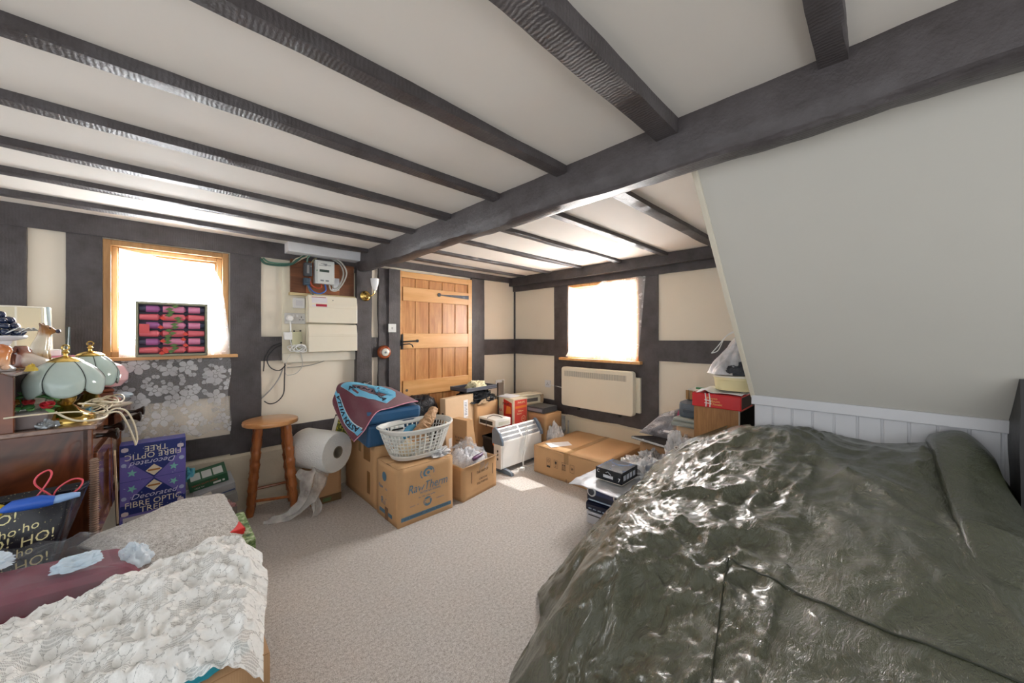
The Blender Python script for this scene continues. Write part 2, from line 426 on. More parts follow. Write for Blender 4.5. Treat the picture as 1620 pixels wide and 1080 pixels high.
# --- window 1 (left wall)
def frame(mb, fn, a0, a1, z0, z1, w, d0, d1, m=None):
    for (p, q, r, s_) in ((a0, a0+w, z0, z1), (a1-w, a1, z0, z1), (a0+w, a1-w, z1-w, z1), (a0+w, a1-w, z0, z0+w)):
        fn(mb, p, q, r, s_, d0, d1, m)
def fy(mb, p, q, r, s_, d0, d1, m): mb.box(p, q, d0, d1, r, s_, m=m)
def fx(mb, p, q, r, s_, d0, d1, m): mb.box(d0, d1, p, q, r, s_, m=m)
w1 = MB(); frame(w1, fy, -.275, .345, 1.172, 1.915, .035, YA-.015, YA+.12)
w1.box(-.24, .31, YA+.04, YA+.12, 1.555, 1.59)
o = struct(w1, 'window_1', PINE, bevel=.003)
w = MB(); frame(w, fy, -.24, .31, 1.205, 1.88, .028, YA+.03, YA+.1); w.build('window_casing', wood('pine_light', (176,134,84), (214,174,122), 'z', 5, .35), o, bevel=.004)
w = MB(); frame(w, fy, -.212, .282, 1.235, 1.852, .014, YA+.05, YA+.1); w.build('window_bead', PINE, o, bevel=.002)
MB().box(-.21, .28, YA+.08, YA+.084, 1.235, 1.85).build('window_pane', GLASS, o)
MB().box(-.30, .395, YA-.065, YA+.02, 1.150, 1.172).build('window_sill', OAKL, o, bevel=.003)
# --- window 2 (right wall)
w2 = MB(); frame(w2, fx, 1.665, 2.515, 1.06, 1.878, .035, XB-.012, XB+.12)
w2.box(XB+.03, XB+.1, 2.065, 2.115, 1.09, 1.85)
o = struct(w2, 'window_2', wood('oak_frame', (205,140,80), (232,180,120), 'z', 5, .35), bevel=.003)
w = MB(); frame(w, fx, 1.70, 2.07, 1.095, 1.843, .03, XB+.04, XB+.09); frame(w, fx, 2.11, 2.48, 1.095, 1.843, .03, XB+.04, XB+.09)
w.build('window_casing', OAKL, o, bevel=.003)
MB().box(XB+.06, XB+.064, 1.70, 2.48, 1.095, 1.843).build('window_pane', GLASS, o)
MB().box(XB-.075, XB+.02, 1.62, 2.60, 1.030, 1.058).build('window_sill', OAKL, o, bevel=.003)

# --- plank door
dy = YA
d = MB(); d.box(1.69, 1.715, dy-.035, dy+.02, 0, 1.96); d.box(2.545, 2.60, dy-.035, dy+.02, 0, 1.96); d.box(1.715, 2.545, dy-.035, dy+.02, 1.895, 1.955)
dr = struct(d, 'door_1', OAKL, bevel=.003)
xs = [1.715, 1.872, 2.035, 2.20, 2.37, 2.545]
for i in range(5):
    MB().box(xs[i]+.003, xs[i+1]-.003, dy-.018, dy+.004, .02, 1.893).build('door_plank', OAK, dr, bevel=.004)
for (z0, z1) in ((1.66, 1.80), (1.175, 1.33), (.695, .85), (.1, .25)):
    MB().box(1.725, 2.54, dy-.042, dy-.018, z0, z1).build('door_ledge', OAKL, dr, bevel=.003)
h = MB(); h.prism([(2.16, 1.742), (2.54, 1.725), (2.54, 1.765), (2.16, 1.752)], dy-.05, dy-.042, 'y')
h.lathe([(0,0),(.02,0),(.02,.008),(0,.008)], 16, T(2.145, dy-.042, 1.748) @ Rx(PI/2)); h.build('door_hinge', IRON, dr)
h = MB(); h.box(1.705, 1.722, dy-.052, dy-.035, 1.17, 1.32); h.tube([(1.70, dy-.06, 1.245), (1.80, dy-.06, 1.25), (1.87, dy-.055, 1.252)], .007); h.lathe([(0,0),(.015,0),(.015,.012),(0,.012)], 14, T(1.88, dy-.042, 1.253) @ Rx(PI/2))
h.tube([(1.71, dy-.05, 1.22), (1.73, dy-.085, 1.222), (1.77, dy-.09, 1.225), (1.80, dy-.085, 1.215), (1.815, dy-.08, 1.19)], .006)
h.lathe([(0,0),(.03,.0),(.03,.006),(0,.006)], 16, T(1.695, dy-.036, 1.235) @ Rx(PI/2)); h.build('door_latch', M((60,62,66), .35, .7), dr, smooth=True)
MB().lathe([(0,0),(.014,0),(.014,.004),(0,.004)], 16, T(1.765, dy-.042, .755) @ Rx(PI/2)).build('door_keyhole', CHROME, dr)
# white boxing at the ceiling above the meter and the coved strip
mb = MB().prism([(.70, 1.972), (1.262, 1.972), (1.262, ZC), (.70, ZC)], YA-.155, YA-.03, 'y'); struct(mb, 'trim_93', M((232,234,238), .5), bevel=.003)
# pale backing board of the electrics
mb = MB(); mb.box(.685, 1.262, YA-.022, YA, 1.09, 1.88); struct(mb, 'trim_94', M((234,226,204), .45), bevel=.003)
mb = MB(); mb.box(.688, 1.26, YA-.035, YA-.02, 1.09, 1.165); struct(mb, 'trim_95', M((232,226,210), .45), bevel=.002)

# ================================================================= CAMERA, LIGHT
cam = bpy.data.cameras.new('camera'); co = bpy.data.objects.new('camera', cam); C.objects.link(co)
co.location = (0, 0, CH); co.rotation_euler = (PI/2, 0, TH-PI/2)
cam.sensor_width = 36; cam.lens = CF/1620*36; cam.shift_y = -(540-CY)/1620; cam.clip_start = .02
bpy.context.scene.camera = co
wd = bpy.data.worlds.new('sky'); bpy.context.scene.world = wd; wd.use_nodes = True
bg = wd.node_tree.nodes['Background']; bg.inputs[0].default_value = (.93, .965, 1., 1); bg.inputs[1].default_value = .84
def area(name, loc, rot, sx, sy, power, col=(1,1,1)):
    l = bpy.data.lights.new(name, 'AREA'); l.shape = 'RECTANGLE'; l.size = sx; l.size_y = sy; l.energy = power; l.color = col
    o = bpy.data.objects.new(name, l); C.objects.link(o); o.location = loc; o.rotation_euler = rot; return o
area('daylight_left_window', (.03, YA+.6, 1.75), (-PI/2-.1, 0, 0), 1.6, 1.5, 210, (.93,.97,1))
area('daylight_right_window', (XB+.75, 2.09, 1.7), (0, PI/2+.05, 0), 1.6, 1.8, 360, (1,.99,.97))
sn = bpy.data.lights.new('sun', 'SUN'); sn.energy = 5.; sn.angle = .012; sn.color = (1,.96,.9)
so = bpy.data.objects.new('sun', sn); C.objects.link(so)
dv = Vector((-.95, .3, -1.35)); so.rotation_euler = dv.to_track_quat('-Z', 'Y').to_euler()
vs = bpy.context.scene.view_settings; vs.view_transform = 'Standard'; vs.look = 'None'; vs.exposure = .9; vs.gamma = 1; vs.use_curve_mapping = False
# ================================================================= THINGS FIXED TO THE WALLS
W = YA
def cable(name, pts, r, mat, label, cat='cable', group=None, n=6, parent=None):
    # smooth catmull-rom run through the points
    P = [Vector(p) for p in pts]; out = []
    for i in range(len(P)-1):
        a, b, c, d = P[max(i-1, 0)], P[i], P[i+1], P[min(i+2, len(P)-1)]
        for k in range(6):
            t = k/6; out.append(.5*((2*b)+(c-a)*t+(2*a-5*b+4*c-d)*t*t+(3*b-a-3*c+d)*t**3))
    out.append(P[-1])
    if parent:
        return MB().tube(out, r, n).build(name, mat, parent, smooth=True)
    o = P[0]; mb = MB().tube([p-o for p in out], r, n)
    return tag(mb.build(name, mat, loc=o, smooth=True), label, cat, group)
def wp(x, z, d=0): return (x, W-d, z)

# meter board
t = thing('meter_board', 'brown wooden board carrying the electricity meter above the cream fuse boxes', 'meter board', (1.0, W-.02, 1.66))
BW = wood('board_wood', (96,58,36), (140,88,56), 'x', 8, .6, 5)
MB().box(-.26, .245, -.02, 0, 0, .275).build('backing_board', BW, t, bevel=.002)
MB().box(-.15, .115, -.032, -.02, .005, .27).build('inner_board', wood('board_wood2', (128,74,42), (168,104,64), 'x', 7, .6, 5), t, bevel=.002)
MB().box(-.27, .25, -.045, 0, -.022, 0).build('batten', M((206,186,140), .6), t, bevel=.002)
MB().box(.055, .113, -.034, -.032, .045, .15).build('paper_notice', M((226,228,232), .6), t)
mt = thing('electricity_meter', 'pale grey electricity meter with small dark display on the wooden board', 'electricity meter', (.98, W-.052, 1.745))
GREYP = M((216,218,214), .35, var=.02)
b = MB(); b.box(-.075, .075, -.06, 0, 0, .195); b.box(-.06, .06, -.066, -.06, .01, .185)
b.build('casing', GREYP, mt, bevel=.006)
MB().box(-.045, .03, -.069, -.066, .098, .118).build('display', M((72,84,78), .25), mt)
b = MB()
for k, (x, z, w_) in enumerate(((-.01, .165, .05), (.0, .160, .03), (.02, .155, .05), (-.02, .150, .06))): b.box(x-w_/2, x+w_/2, -.067, -.066, z, z+.004)
b.build('printed_text', M((120,124,126), .5), mt)
for x in (-.025, .015): MB().box(x-.013, x+.013, -.067, -.066, .02, .032).build('terminal_mark', M((120,124,126), .5), mt)
for x in (-.062, .05): MB().lathe([(0,0),(.005,0),(.005,.004),(0,.004)], 10, T(x, -.06, .108) @ Rx(PI/2)).build('screw', M((90,150,90), .5), mt)
co_ = thing('service_cutout', 'dark grey cut-out fuse holder beside the electricity meter', 'fuse holder', (.855, W-.052, 1.76))
DG = M((74,78,82), .4)
MB().box(-.028, .03, -.05, 0, .04, .15).build('fuse_carrier', DG, co_, bevel=.006)
b = MB(); b.box(-.03, .02, -.045, 0, -.035, .025); b.box(-.02, .012, -.055, -.045, -.02, .012); b.build('terminal_block', M((66,84,98), .4), co_, bevel=.006)
b = MB(); b.box(-.012, .006, -.056, -.05, .06, .13); b.lathe([(0,0),(.006,0),(.006,.01),(0,.01)], 10, T(.018, -.05, .12) @ Rx(PI/2)); b.build('seal_strip', M((150,150,150), .4, .5), co_, bevel=.001)
g = 'cables around the electricity meter'
cable('meter_cable', [(1.02, W-.09, 1.742), (1.03, W-.10, 1.70), (1.08, W-.09, 1.70), (1.14, W-.08, 1.78), (1.165, W-.08, 1.87), (1.12, W-.08, 1.95), (1.05, W-.07, 1.985), (.97, W-.06, 1.99)], .0065, M((196,194,186), .4), 'outer grey cable looping round the right of the meter', group=g)
cable('meter_cable', [(1.045, W-.085, 1.742), (1.06, W-.09, 1.715), (1.10, W-.08, 1.74), (1.14, W-.075, 1.84), (1.125, W-.07, 1.92), (1.07, W-.06, 1.965), (.99, W-.05, 1.985)], .0065, M((178,178,172), .4), 'inner grey cable looping round the right of the meter', group=g)
cable('meter_cable', [(.955, W-.09, 1.742), (.95, W-.11, 1.712), (.915, W-.11, 1.705), (.88, W-.10, 1.73), (.87, W-.08, 1.79)], .0055, M((196,84,54), .4), 'red cable from the meter to the dark fuse holder', group=g)
cable('meter_cable', [(.985, W-.09, 1.742), (.985, W-.11, 1.69), (.94, W-.11, 1.66), (.89, W-.10, 1.675), (.86, W-.085, 1.725)], .006, M((60,110,190), .4), 'blue cable from the meter to the dark fuse holder', group=g)
cable('meter_cable', [(.85, W-.085, 1.73), (.865, W-.1, 1.68), (.895, W-.08, 1.655), (.905, W-.05, 1.64)], .005, M((96,120,128), .4), 'slate blue cable running down into the fuse box', group=g)
cable('meter_cable', [(.545, W-.02, 1.905), (.57, W-.05, 1.87), (.66, W-.07, 1.865), (.74, W-.07, 1.885), (.80, W-.06, 1.94), (.86, W-.06, 1.985)], .009, M((58,96,84), .45), 'dark green cable sagging in from the window post', group=g)
cable('meter_cable', [(.56, W-.02, 1.915), (.59, W-.05, 1.885), (.67, W-.06, 1.882), (.76, W-.06, 1.90), (.83, W-.05, 1.965), (.93, W-.05, 1.99)], .006, M((92,138,118), .45), 'light green cable sagging in above the dark green one', group=g)
for k, (dx, dz) in enumerate(((0, 0), (.03, .01), (.055, .03))):
    cable('meter_cable', [(.745+dx*.4, W-.05, 1.89+dz*.3), (.77+dx, W-.06, 1.93+dz*.5), (.81+dx, W-.06, 1.955+dz*.4), (.84+dx, W-.05, 1.985)], .005, M((216,206,180), .4), ('lowest', 'middle', 'highest')[k]+' of three cream cables at the top left of the meter board', group=g)
cable('meter_cable', [(.855, W-.075, 1.905), (.855, W-.08, 1.95), (.88, W-.07, 1.975), (.92, W-.05, 1.985)], .007, M((84,124,110), .45), 'green cable rising from the top of the fuse holder', group=g)
cable('meter_cable', [(.88, W-.075, 1.905), (.90, W-.08, 1.94), (.925, W-.07, 1.96)], .006, M((150,140,110), .45), 'short fawn cable rising beside the green one', group=g)

# consumer unit in two stacked halves
for k, (z, lab) in enumerate(((1.415, 'upper cream consumer unit with a red and white label'), (1.172, 'lower cream consumer unit with a plain door, under the labelled one'))):
    t = thing('consumer_unit', lab, 'fuse box', (1.05, W-.035, z), group='cream consumer units')
    MB().box(-.20, .205, -.03, .012, 0, .232).build('back_box', CPLAST, t, bevel=.004)
    MB().prism([(-.075, 0), (-.03, 0), (-.03, .232), (-.06, .232), (-.075, .15)], -.195, .2, 'x').build('door', M((240,232,212), .3, var=.015), t, bevel=.006)
    MB().box(-.19, .195, -.0765, -.0745, .128, .131).build('ridge', M((224,214,190), .4), t)
    if k == 0:
        b = MB(); b.box(-.17, -.055, -.0705, -.069, .19, .2, m=0); MB
        MA = T(0, 0, 0)
        b = MB(); b.quad([(-.17,-.0775,.135),(-.05,-.0775,.135),(-.05,-.0635,.215),(-.17,-.0635,.215)], m=0)
        b.quad([(-.14,-.078,.137),(-.055,-.078,.137),(-.055,-.0745,.158),(-.14,-.0745,.158)], m=1)
        b.quad([(-.17,-.0645,.212),(-.06,-.0645,.212),(-.06,-.064,.217),(-.17,-.064,.217)], m=2)
        o = b.build('label', [M((232,226,228), .5), M((176,44,64), .5), M((150,40,50), .5)], t)
        MB().lathe([(0,0),(.004,0),(.004,.002),(0,.002)], 8, T(-.005, -.068, .195) @ Rx(PI/2)).build('screw', BLACK, t)
t = thing('isolator_switch', 'square white blanking plate beside the top of the cream consumer unit', 'switch', (.80, W-.024, 1.535))
MB().box(-.043, .043, -.03, 0, 0, .085).build('face_plate', WPLAST, t, bevel=.006)
MB().box(-.025, .025, -.032, -.03, .018, .064).build('rocker', M((226,226,228), .3), t, bevel=.003)
t = thing('double_socket', 'white double socket left of the consumer units with a round plug in it', 'socket', (.775, W-.024, 1.405))
MB().box(-.075, .075, -.012, 0, 0, .088).build('face_plate', M((214,212,208), .4), t, bevel=.004)
b = MB()
for dx, dz, w_, h_ in ((.045, .056, .005, .012), (.033, .034, .012, .005), (.057, .034, .012, .005)): b.box(dx-w_/2, dx+w_/2, -.0128, -.012, dz-h_/2, dz+h_/2)
b.build('pin_hole', BLACK, t)
b = MB(); [b.box(x-.007, x+.007, -.016, -.012, .055, .076) for x in (-.012, .015)]; b.build('rocker', WPLAST, t, bevel=.002)
t = thing('round_plug', 'round white plug in the left side of the double socket', 'plug', (.735, W-.038, 1.448))
MB().lathe([(0,0),(.026,0),(.027,.006),(.024,.022),(.018,.028),(0,.028)], 24, Rx(PI/2)).build('plug_body', WPLAST, t, smooth=True)
cable('flex', [(0, -.015, -.024), (.002, -.02, -.09), (.0, -.018, -.16), (.01, -.02, -.22)], .0055, WPLAST, '', parent=t)
# cable tidy and junction box below the socket
t = thing('junction_box', 'yellowed junction box with a tangle of white flex in front of it', 'junction box', (.765, W-.037, 1.175))
MB().box(-.02, .052, -.03, 0, 0, .165).build('box_body', M((208,206,170), .45), t, bevel=.004)
MB().box(-.075, -.018, -.034, 0, .10, .162).build('white_cover', WPLAST, t, bevel=.003)
for dx, dz in ((-.005, .17), (.04, .172), (.045, .075), (.045, .05)): MB().box(dx-.006, dx+.006, -.034, -.028, dz-.006, dz+.006).build('screw', BLACK, t)
b = MB()
for k in range(5):
    pts = []
    for i in range(15):
        a = 2*PI*i/14; pts.append((.0+math.cos(a)*(.055-.004*k)+.01*k, -.045-.004*k, .03+math.sin(a)*(.018+.003*k)+.012*math.cos(a)*(1 if k % 2 else -1)))
    b.tube(pts[:-1], .0042, 6, closed=True)
b.build('flex_loops', WPLAST, t, smooth=True)
g = 'loose cables hanging below the fuse boxes'
BK = M((34,34,38), .5)
cable('hanging_cable', [wp(.68, 1.25, .03), wp(.61, 1.22, .05), wp(.565, 1.14, .05), wp(.56, 1.07, .04), wp(.558, 1.03, .03)], .0035, BK, 'black cable arching left with a free end beside the post', group=g)
cable('hanging_cable', [wp(.68, 1.235, .04), wp(.62, 1.20, .06), wp(.578, 1.13, .06), wp(.60, 1.06, .05), wp(.66, 1.03, .04), wp(.705, 1.07, .045)], .004, BK, 'black cable curling in a loop under the junction box', group=g)
cable('hanging_cable', [wp(.70, 1.085, .045), wp(.70, .96, .03), wp(.695, .84, .02), wp(.65, .78, .02), wp(.60, .77, .02), wp(.565, .795, .02)], .004, BK, 'long black cable hanging down the wall and hooking left', group=g)
cable('hanging_cable', [wp(.69, 1.05, .03), wp(.66, .96, .02), wp(.60, .87, .012), wp(.52, .79, .01)], .005, M((170,168,164), .5), 'grey cable sweeping down to the left across the cream panel', group=g)
cable('hanging_cable', [wp(.735, 1.16, .05), wp(.70, 1.05, .03), wp(.72, .99, .02), wp(.79, 1.00, .02), wp(.83, 1.07, .03), wp(.81, 1.18, .045)], .0032, M((206,204,196), .5), 'thin pale cable making a wide loop below the junction box', group=g)
cable('hanging_cable', [wp(.72, 1.05, .03), wp(.80, 1.05, .02), wp(.90, 1.06, .02), wp(1.0, 1.09, .025)], .0035, M((150,148,142), .5), 'thin grey cable running right under the backing board', group=g)
cable('hanging_cable', [wp(.72, 1.075, .04), wp(.78, 1.09, .045), wp(.86, 1.08, .045), wp(.95, 1.09, .045)], .0035, M((196,190,176), .5), 'short pale cable tucked under the backing board', group=g)

# wall light on the post, switch, bell, hook
t = thing('wall_light', 'brass wall light with a white glass shade on the big dark post', 'wall light', (1.335, W-.072, 1.672))
MB().lathe([(0,0),(.045,0),(.047,.006),(.036,.016),(.03,.018),(.022,.03),(.012,.036),(0,.037)], 32, Rx(PI/2)).build('brass_rose', BRASS, t, smooth=True)
MB().tube([(0,-.03,0), (.01,-.06,-.008), (.03,-.085,.002), (.045,-.09,.025), (.05,-.09,.045)], .006).build('arm', BRASS, t, smooth=True)
MB().lathe([(.012,.0),(.02,.012),(.03,.05),(.036,.085),(.038,.11),(.035,.11),(.03,.08),(.02,.03),(.01,.01)], 24, T(.05,-.09,.045), cap=False).build('shade', M((250,250,250), .25), t, smooth=True)
t = thing('light_switch', 'white light switch on the dark post left of the door', 'light switch', (1.602, W-.053, 1.34))
MB().box(-.04, .04, -.01, 0, 0, .082).build('face_plate', WPLAST, t, bevel=.003); MB().box(-.007, .007, -.015, -.01, .03, .052).build('rocker', M((200,200,200), .3), t, bevel=.002)
t = thing('door_bell', 'round wooden door chime with a pale centre, on the post left of the door', 'door bell', (1.525, W-.032, 1.148))
BELLW = wood('bell_wood', (150,70,38), (186,98,58), 'x', 8, .2, 4, coat=.5)
MB().lathe([(0,0),(.062,0),(.066,.012),(.064,.03),(.055,.042),(.04,.045),(.038,.042),(0,.042)], 40, Rx(PI/2)).build('wooden_rim', BELLW, t, smooth=True)
MB().lathe([(0,.038),(.037,.038),(.037,.05),(.03,.054),(0,.054)], 32, Rx(PI/2)).build('pale_disc', M((226,226,216), .3), t, smooth=True)
MB().lathe([(0,.05),(.012,.05),(.01,.06),(0,.062)], 16, Rx(PI/2)).build('centre_button', M((110,126,136), .3, .5), t, smooth=True)
t = thing('coat_hook', 'small chrome hook screwed to the foot of the big post', 'hook', (1.325, W-.070, .872))
MB().lathe([(0,0),(.02,0),(.02,.004),(0,.004)], 16, Rx(PI/2)).build('hook_plate', M((60,60,60), .4, .5), t)
MB().tube([(0,0,0), (.02,-.02,-.006), (.035,-.03,.002), (.042,-.035,.012)], [.007,.007,.007,.010], 10).build('hook_arm', CHROME, t, smooth=True)
cableb = M((40,38,40), .5)
# sockets of the far corner
def socket(x, y, z, rz, w_, lab):
    t = thing('wall_socket', lab, 'socket', (x, y, z), rz=rz)
    MB().box(-w_/2, w_/2, -.01, 0, 0, .085).build('face_plate', M((230,230,232), .35), t, bevel=.003)
    b = MB()
    for cx in ((-w_/4, w_/4) if w_ > .1 else (0,)):
        for dx, dz, a, c in ((0, .03, .006, .012), (-.012, .012, .012, .006), (.012, .012, .012, .006)): b.box(cx+dx-a/2, cx+dx+a/2, -.0112, -.01, .02+dz-c/2, .02+dz+c/2)
    b.build('pin_hole', M((120,120,124), .5), t)
socket(3.07, W, .66, 0, .146, 'white double socket low on the wall right of the door, by the corner')
socket(XB, 2.82, .685, -PI/2, .086, 'single white socket left of the cream wall heater')

# ---- wall mounted panel heater under window 2
t = thing('panel_heater', 'cream wall-mounted panel heater beneath the right-hand window', 'panel heater', (XB, 2.1, .53))
CRH = M((238,230,210), .28, var=.015)
def rr(y0, y1, z0, z1, r=.03, n=6):
    P = []
    for (cy, cz, a0) in ((y1-r, z1-r, 0), (y0+r, z1-r, 90), (y0+r, z0+r, 180), (y1-r, z0+r, 270)):
        for k in range(n+1):
            a = math.radians(a0+90*k/n); P.append((cy+r*math.cos(a), cz+r*math.sin(a)))
    return P
MB().prism(rr(-.43, .43, 0, .43), -.115, -.05, 'x').build('casing', CRH, t, bevel=.008)
MB().box(-.05, -.001, -.47, .42, .03, .37).build('back_plate', CPLAST, t, bevel=.003)
MB().box(-.1165, -.115, -.36, .39, .33, .388).build('grille_recess', M((150,148,142), .5), t)
b = MB()
for i in range(64):
    y = -.355+.74*i/63; b.box(-.119, -.1155, y-.0026, y+.0026, .33, .388)
b.build('grille_bars', CRH, t)
for y in (-.25, .25): MB().box(-.05, -.02, y-.008, y+.008, -.04, .03).build('bracket', BLACK, t)
cable('flex', [(-.06, .42, .15), (-.03, .46, .17), (-.02, .52, .18), (-.012, .68, .19)], .005, WPLAST, '', parent=t)

# ---- net curtains
def curtain(name, fn, mats, label, nu=60, nv=60, cat='curtain'):
    m = MB().grid(fn, nu, nv); m.keepn = True
    return tag(m.build(name, mats, smooth=True, auto=0), label, cat)
def lerp(a, b, t): return a+(b-a)*t
def bil(tl, tr, bl, br, u, v):   # v=0 top
    return Vector(tl)*(1-u)*(1-v)+Vector(tr)*u*(1-v)+Vector(bl)*(1-u)*v+Vector(br)*u*v
def c1(u, v):
    # pinned top left, its right side falls away
    right_top = .325
    x = lerp(-.205, .30+.045*min(1, v*1.4), u); z = lerp(1.865, 1.165, v)
    z -= .045*u*(1-v)*1.0 + .02*math.sin(u*PI)*(1-v)
    if u > .9: z -= (u-.9)*1.2*(1-v); 
    y = YA-.03 + .008*math.sin(u*26+v*2)*(.3+v) + noise.noise(Vector((u*5, v*5, 0)))*.012
    if u > .85: y += -.02*(u-.85)/.15
    return (x, y-.012*v, z)
curtain('net_curtain', c1, SHEER, 'sheer white net curtain pinned across the left-hand window')
LC_ = NT('floral_lace'); al_ = LC_.math('MAXIMUM', blossoms(LC_, 0, 2, 8.5, .50), LC_.math('MULTIPLY', blossoms(LC_, 2, 0, 17., .40, 1., 1.), .85))
nn_ = LC_.ramp(LC_.noise(500, 0), [(.4, (.16,)*3), (.6, (.4,)*3)]); al_ = LC_.math('MAXIMUM', al_, nn_); sheer_alpha(LC_, LC_.math('MULTIPLY', al_, .92), (246,248,252)); LACE = LC_.mat
def c1b(u, v):
    x = lerp(-.235, .345, u) + .01*math.sin(v*9)*u
    hem = .045*abs(math.sin(u*PI*2.6+.6))
    z = lerp(1.168, .585+hem+ .04*(1-u), v)
    y = YA-.072 + .012*math.sin(u*17+1)*(.2+v) + noise.noise(Vector((u*4, v*3, 5)))*.02*v
    if v < .06: y = lerp(YA-.03, y, v/.06)
    return (x, y, z)
curtain('lace_curtain', c1b, LACE, 'floral white lace panel hanging below the left-hand window sill', 80, 50, 'lace')
def c2(u, v):
    # right window, u: y 2.50 -> 1.58, two swags tied in the middle
    y = lerp(2.495, 1.585, u)
    if u > .85: y += .08*v*(u-.85)/.15
    top = 1.865 + .02*u
    sw = abs(math.sin(u*PI*2)) if u < .5 else .12*abs(math.sin(u*PI*2))
    z = lerp(top-.055*sw, 1.075-.015*u, v)
    x = XB-.03 - .012*math.sin(u*30)*(.4+.6*v) - .02*math.exp(-((u-.5)/.03)**2)
    if v > .93: x -= .05*(v-.93)/.07
    return (x, y, z)
curtain('net_curtain', c2, SHEER, 'sheer white net curtain over the right-hand window, loose at its right side', 90, 60)

# ---- box of crackers on the window sill
t = thing('cracker_box', 'flat box of red, pink and purple crackers standing on the left-hand window sill', 'box of crackers', (.045, YA-.085, 1.172), rz=.0, rot=(-.06, 0, 0))
bw, bh = .35, .355
b = MB(); b.box(-bw/2, bw/2, .005, .03, 0, bh)
b.box(-bw/2, bw/2, -.03, .005, 0, .014); b.box(-bw/2, bw/2, -.03, .005, bh-.014, bh); b.box(-bw/2, -bw/2+.012, -.03, .005, 0, bh); b.box(bw/2-.012, bw/2, -.03, .005, 0, bh)
b.build('box_tray', M((150,150,128), .5), t, bevel=.002)
MB().box(-.16, .16, .0, .004, .015, bh-.015).build('dark_lining', M((44,44,62), .5), t)
pk, rd, pu, nv = (222,140,176), (228,112,124), (172,104,164), (62,62,88)
for r in range(6):
    z = .042+r*.054; cols = [(rd, rd, rd) if r % 2 == 0 else (pu, pk, pk)][0]
    c = MB(); R_ = .022
    prof = [(-.158,R_*.8,3),(-.135,R_,3),(-.128,R_,0),(-.075,R_,0),(-.062,R_*.45,3),(-.05,R_,1),(.05,R_,1),(.062,R_*.45,3),(.075,R_,2),(.128,R_,2),(.135,R_,3),(.158,R_*.8,3)] if r % 2 else \
           [(-.158,R_*.85,0),(-.075,R_,0),(-.062,R_*.45,3),(-.05,R_,1),(.05,R_,1),(.062,R_*.45,3),(.075,R_,2),(.158,R_*.85,2)]
    for i in range(len(prof)-1):
        (xa, ra, ma), (xb, rb, mb_) = prof[i], prof[i+1]
        c.lathe([(ra, xa), (rb, xb)], 16, T(0, -.006, z) @ Ry(PI/2), m=ma, cap=i in (0, len(prof)-2))
    o = c.build('party_cracker', [M(cols[0], .4), M(cols[1], .4), M(cols[2], .4), M(nv if r % 2 else (170,60,70), .4)], smooth=True)
    o.location = t.location; o.rotation_euler = t.rotation_euler
    tag(o, ('bottom', 'second lowest', 'third lowest', 'third highest', 'second highest', 'top')[r] + (' red' if r % 2 == 0 else ' purple and pink') + ' cracker lying in the window sill box', 'cracker', 'crackers in the window box')
b = MB()
for k in range(16):
    x = random.uniform(-.03, .03); z = .03+.3*k/15; a = random.uniform(-1, 1)
    b.add([(x-.02, -.032, z), (x, -.033, z+.012), (x+.022, -.032, z+.004), (x, -.031, z-.012)], [(0,1,2,3)])
b.build('holly_print', M((94,128,70), .6), t)
for (x, z) in ((-.055, .02), (-.04, .045), (-.05, .1), (.05, .11), (.06, .07), (-.06, .19), (.06, .145), (-.05, .25), (-.035, .03)):
    MB().add([(x-.016, -.033, z), (x, -.034, z+.014), (x+.016, -.033, z-.003), (x, -.032, z-.012)], [(0,1,2,3)]).build('ribbon_bow', M((226,70,50), .4), t)
b = MB(); b.box(-.158, -.112, -.0335, -.032, .15, .21); b.build('price_sticker', M((222,92,96), .4), t)
# ================================================================= THINGS ALONG THE LEFT WALL AND BY THE DOOR
def carton(name, label, loc, rz, sx, sy, h, mat=None, cat='cardboard box', group=None, tape=True, lid='closed', wob=.004, rot=None):
    """a cardboard box whose walls sag a little; origin in the middle of its base"""
    mat = mat or CARD
    t = thing(name, label, cat, loc, rz, group, rot)
    sd = loc[0]*7+loc[1]*3
    def wall(b, p, q, z1, ax):
        pass
    b = MB(); n = 10; W_ = .004
    def skin(fn):
        b.grid(fn, n, n)
    def wv(a, c, k): return noise.noise(Vector((a*6+sd, c*6, k)))*wob*2*math.sin(PI*min(1, max(0, c)))
    skin(lambda u, v: (lerp(-sx/2, sx/2, u), -sy/2+wv(u, v, 1)*math.sin(PI*u), v*h))
    skin(lambda u, v: (lerp(-sx/2, sx/2, u), sy/2+wv(u, v, 2)*math.sin(PI*u), v*h))
    skin(lambda u, v: (-sx/2+wv(u, v, 3)*math.sin(PI*u), lerp(-sy/2, sy/2, u), v*h))
    skin(lambda u, v: (sx/2+wv(u, v, 4)*math.sin(PI*u), lerp(-sy/2, sy/2, u), v*h))
    skin(lambda u, v: (lerp(-sx/2, sx/2, u), lerp(-sy/2, sy/2, v), 0))
    o = b.build('box_walls', mat, t, smooth=True, solid=.004)
    if lid == 'closed':
        for s in (-1, 1):
            b = MB(); b.grid(lambda u, v: (lerp(-sx/2, sx/2, u), s*lerp(sy/2, .001, v), h+.002+.006*math.sin(PI*v)*noise.noise(Vector((u*3+sd, v*3, s)))+.003*v), 8, 6)
            b.build('top_flap', mat, t, smooth=True, solid=.004)
        if tape:
            TP = M((176,140,98), .25, var=.03)
            b = MB(); b.box(-sx/2, sx/2, -.025, .025, h+.007, h+.0078); b.box(-sx/2-.0036, -sx/2-.003, -.025, .025, h-.09, h+.0078); b.build('parcel_tape', TP, t)
    elif lid == 'open':
        pass
    return t
INK = M((70,58,48), .7); BLUEINK = M((92,128,150), .7, var=.15, vs=60)

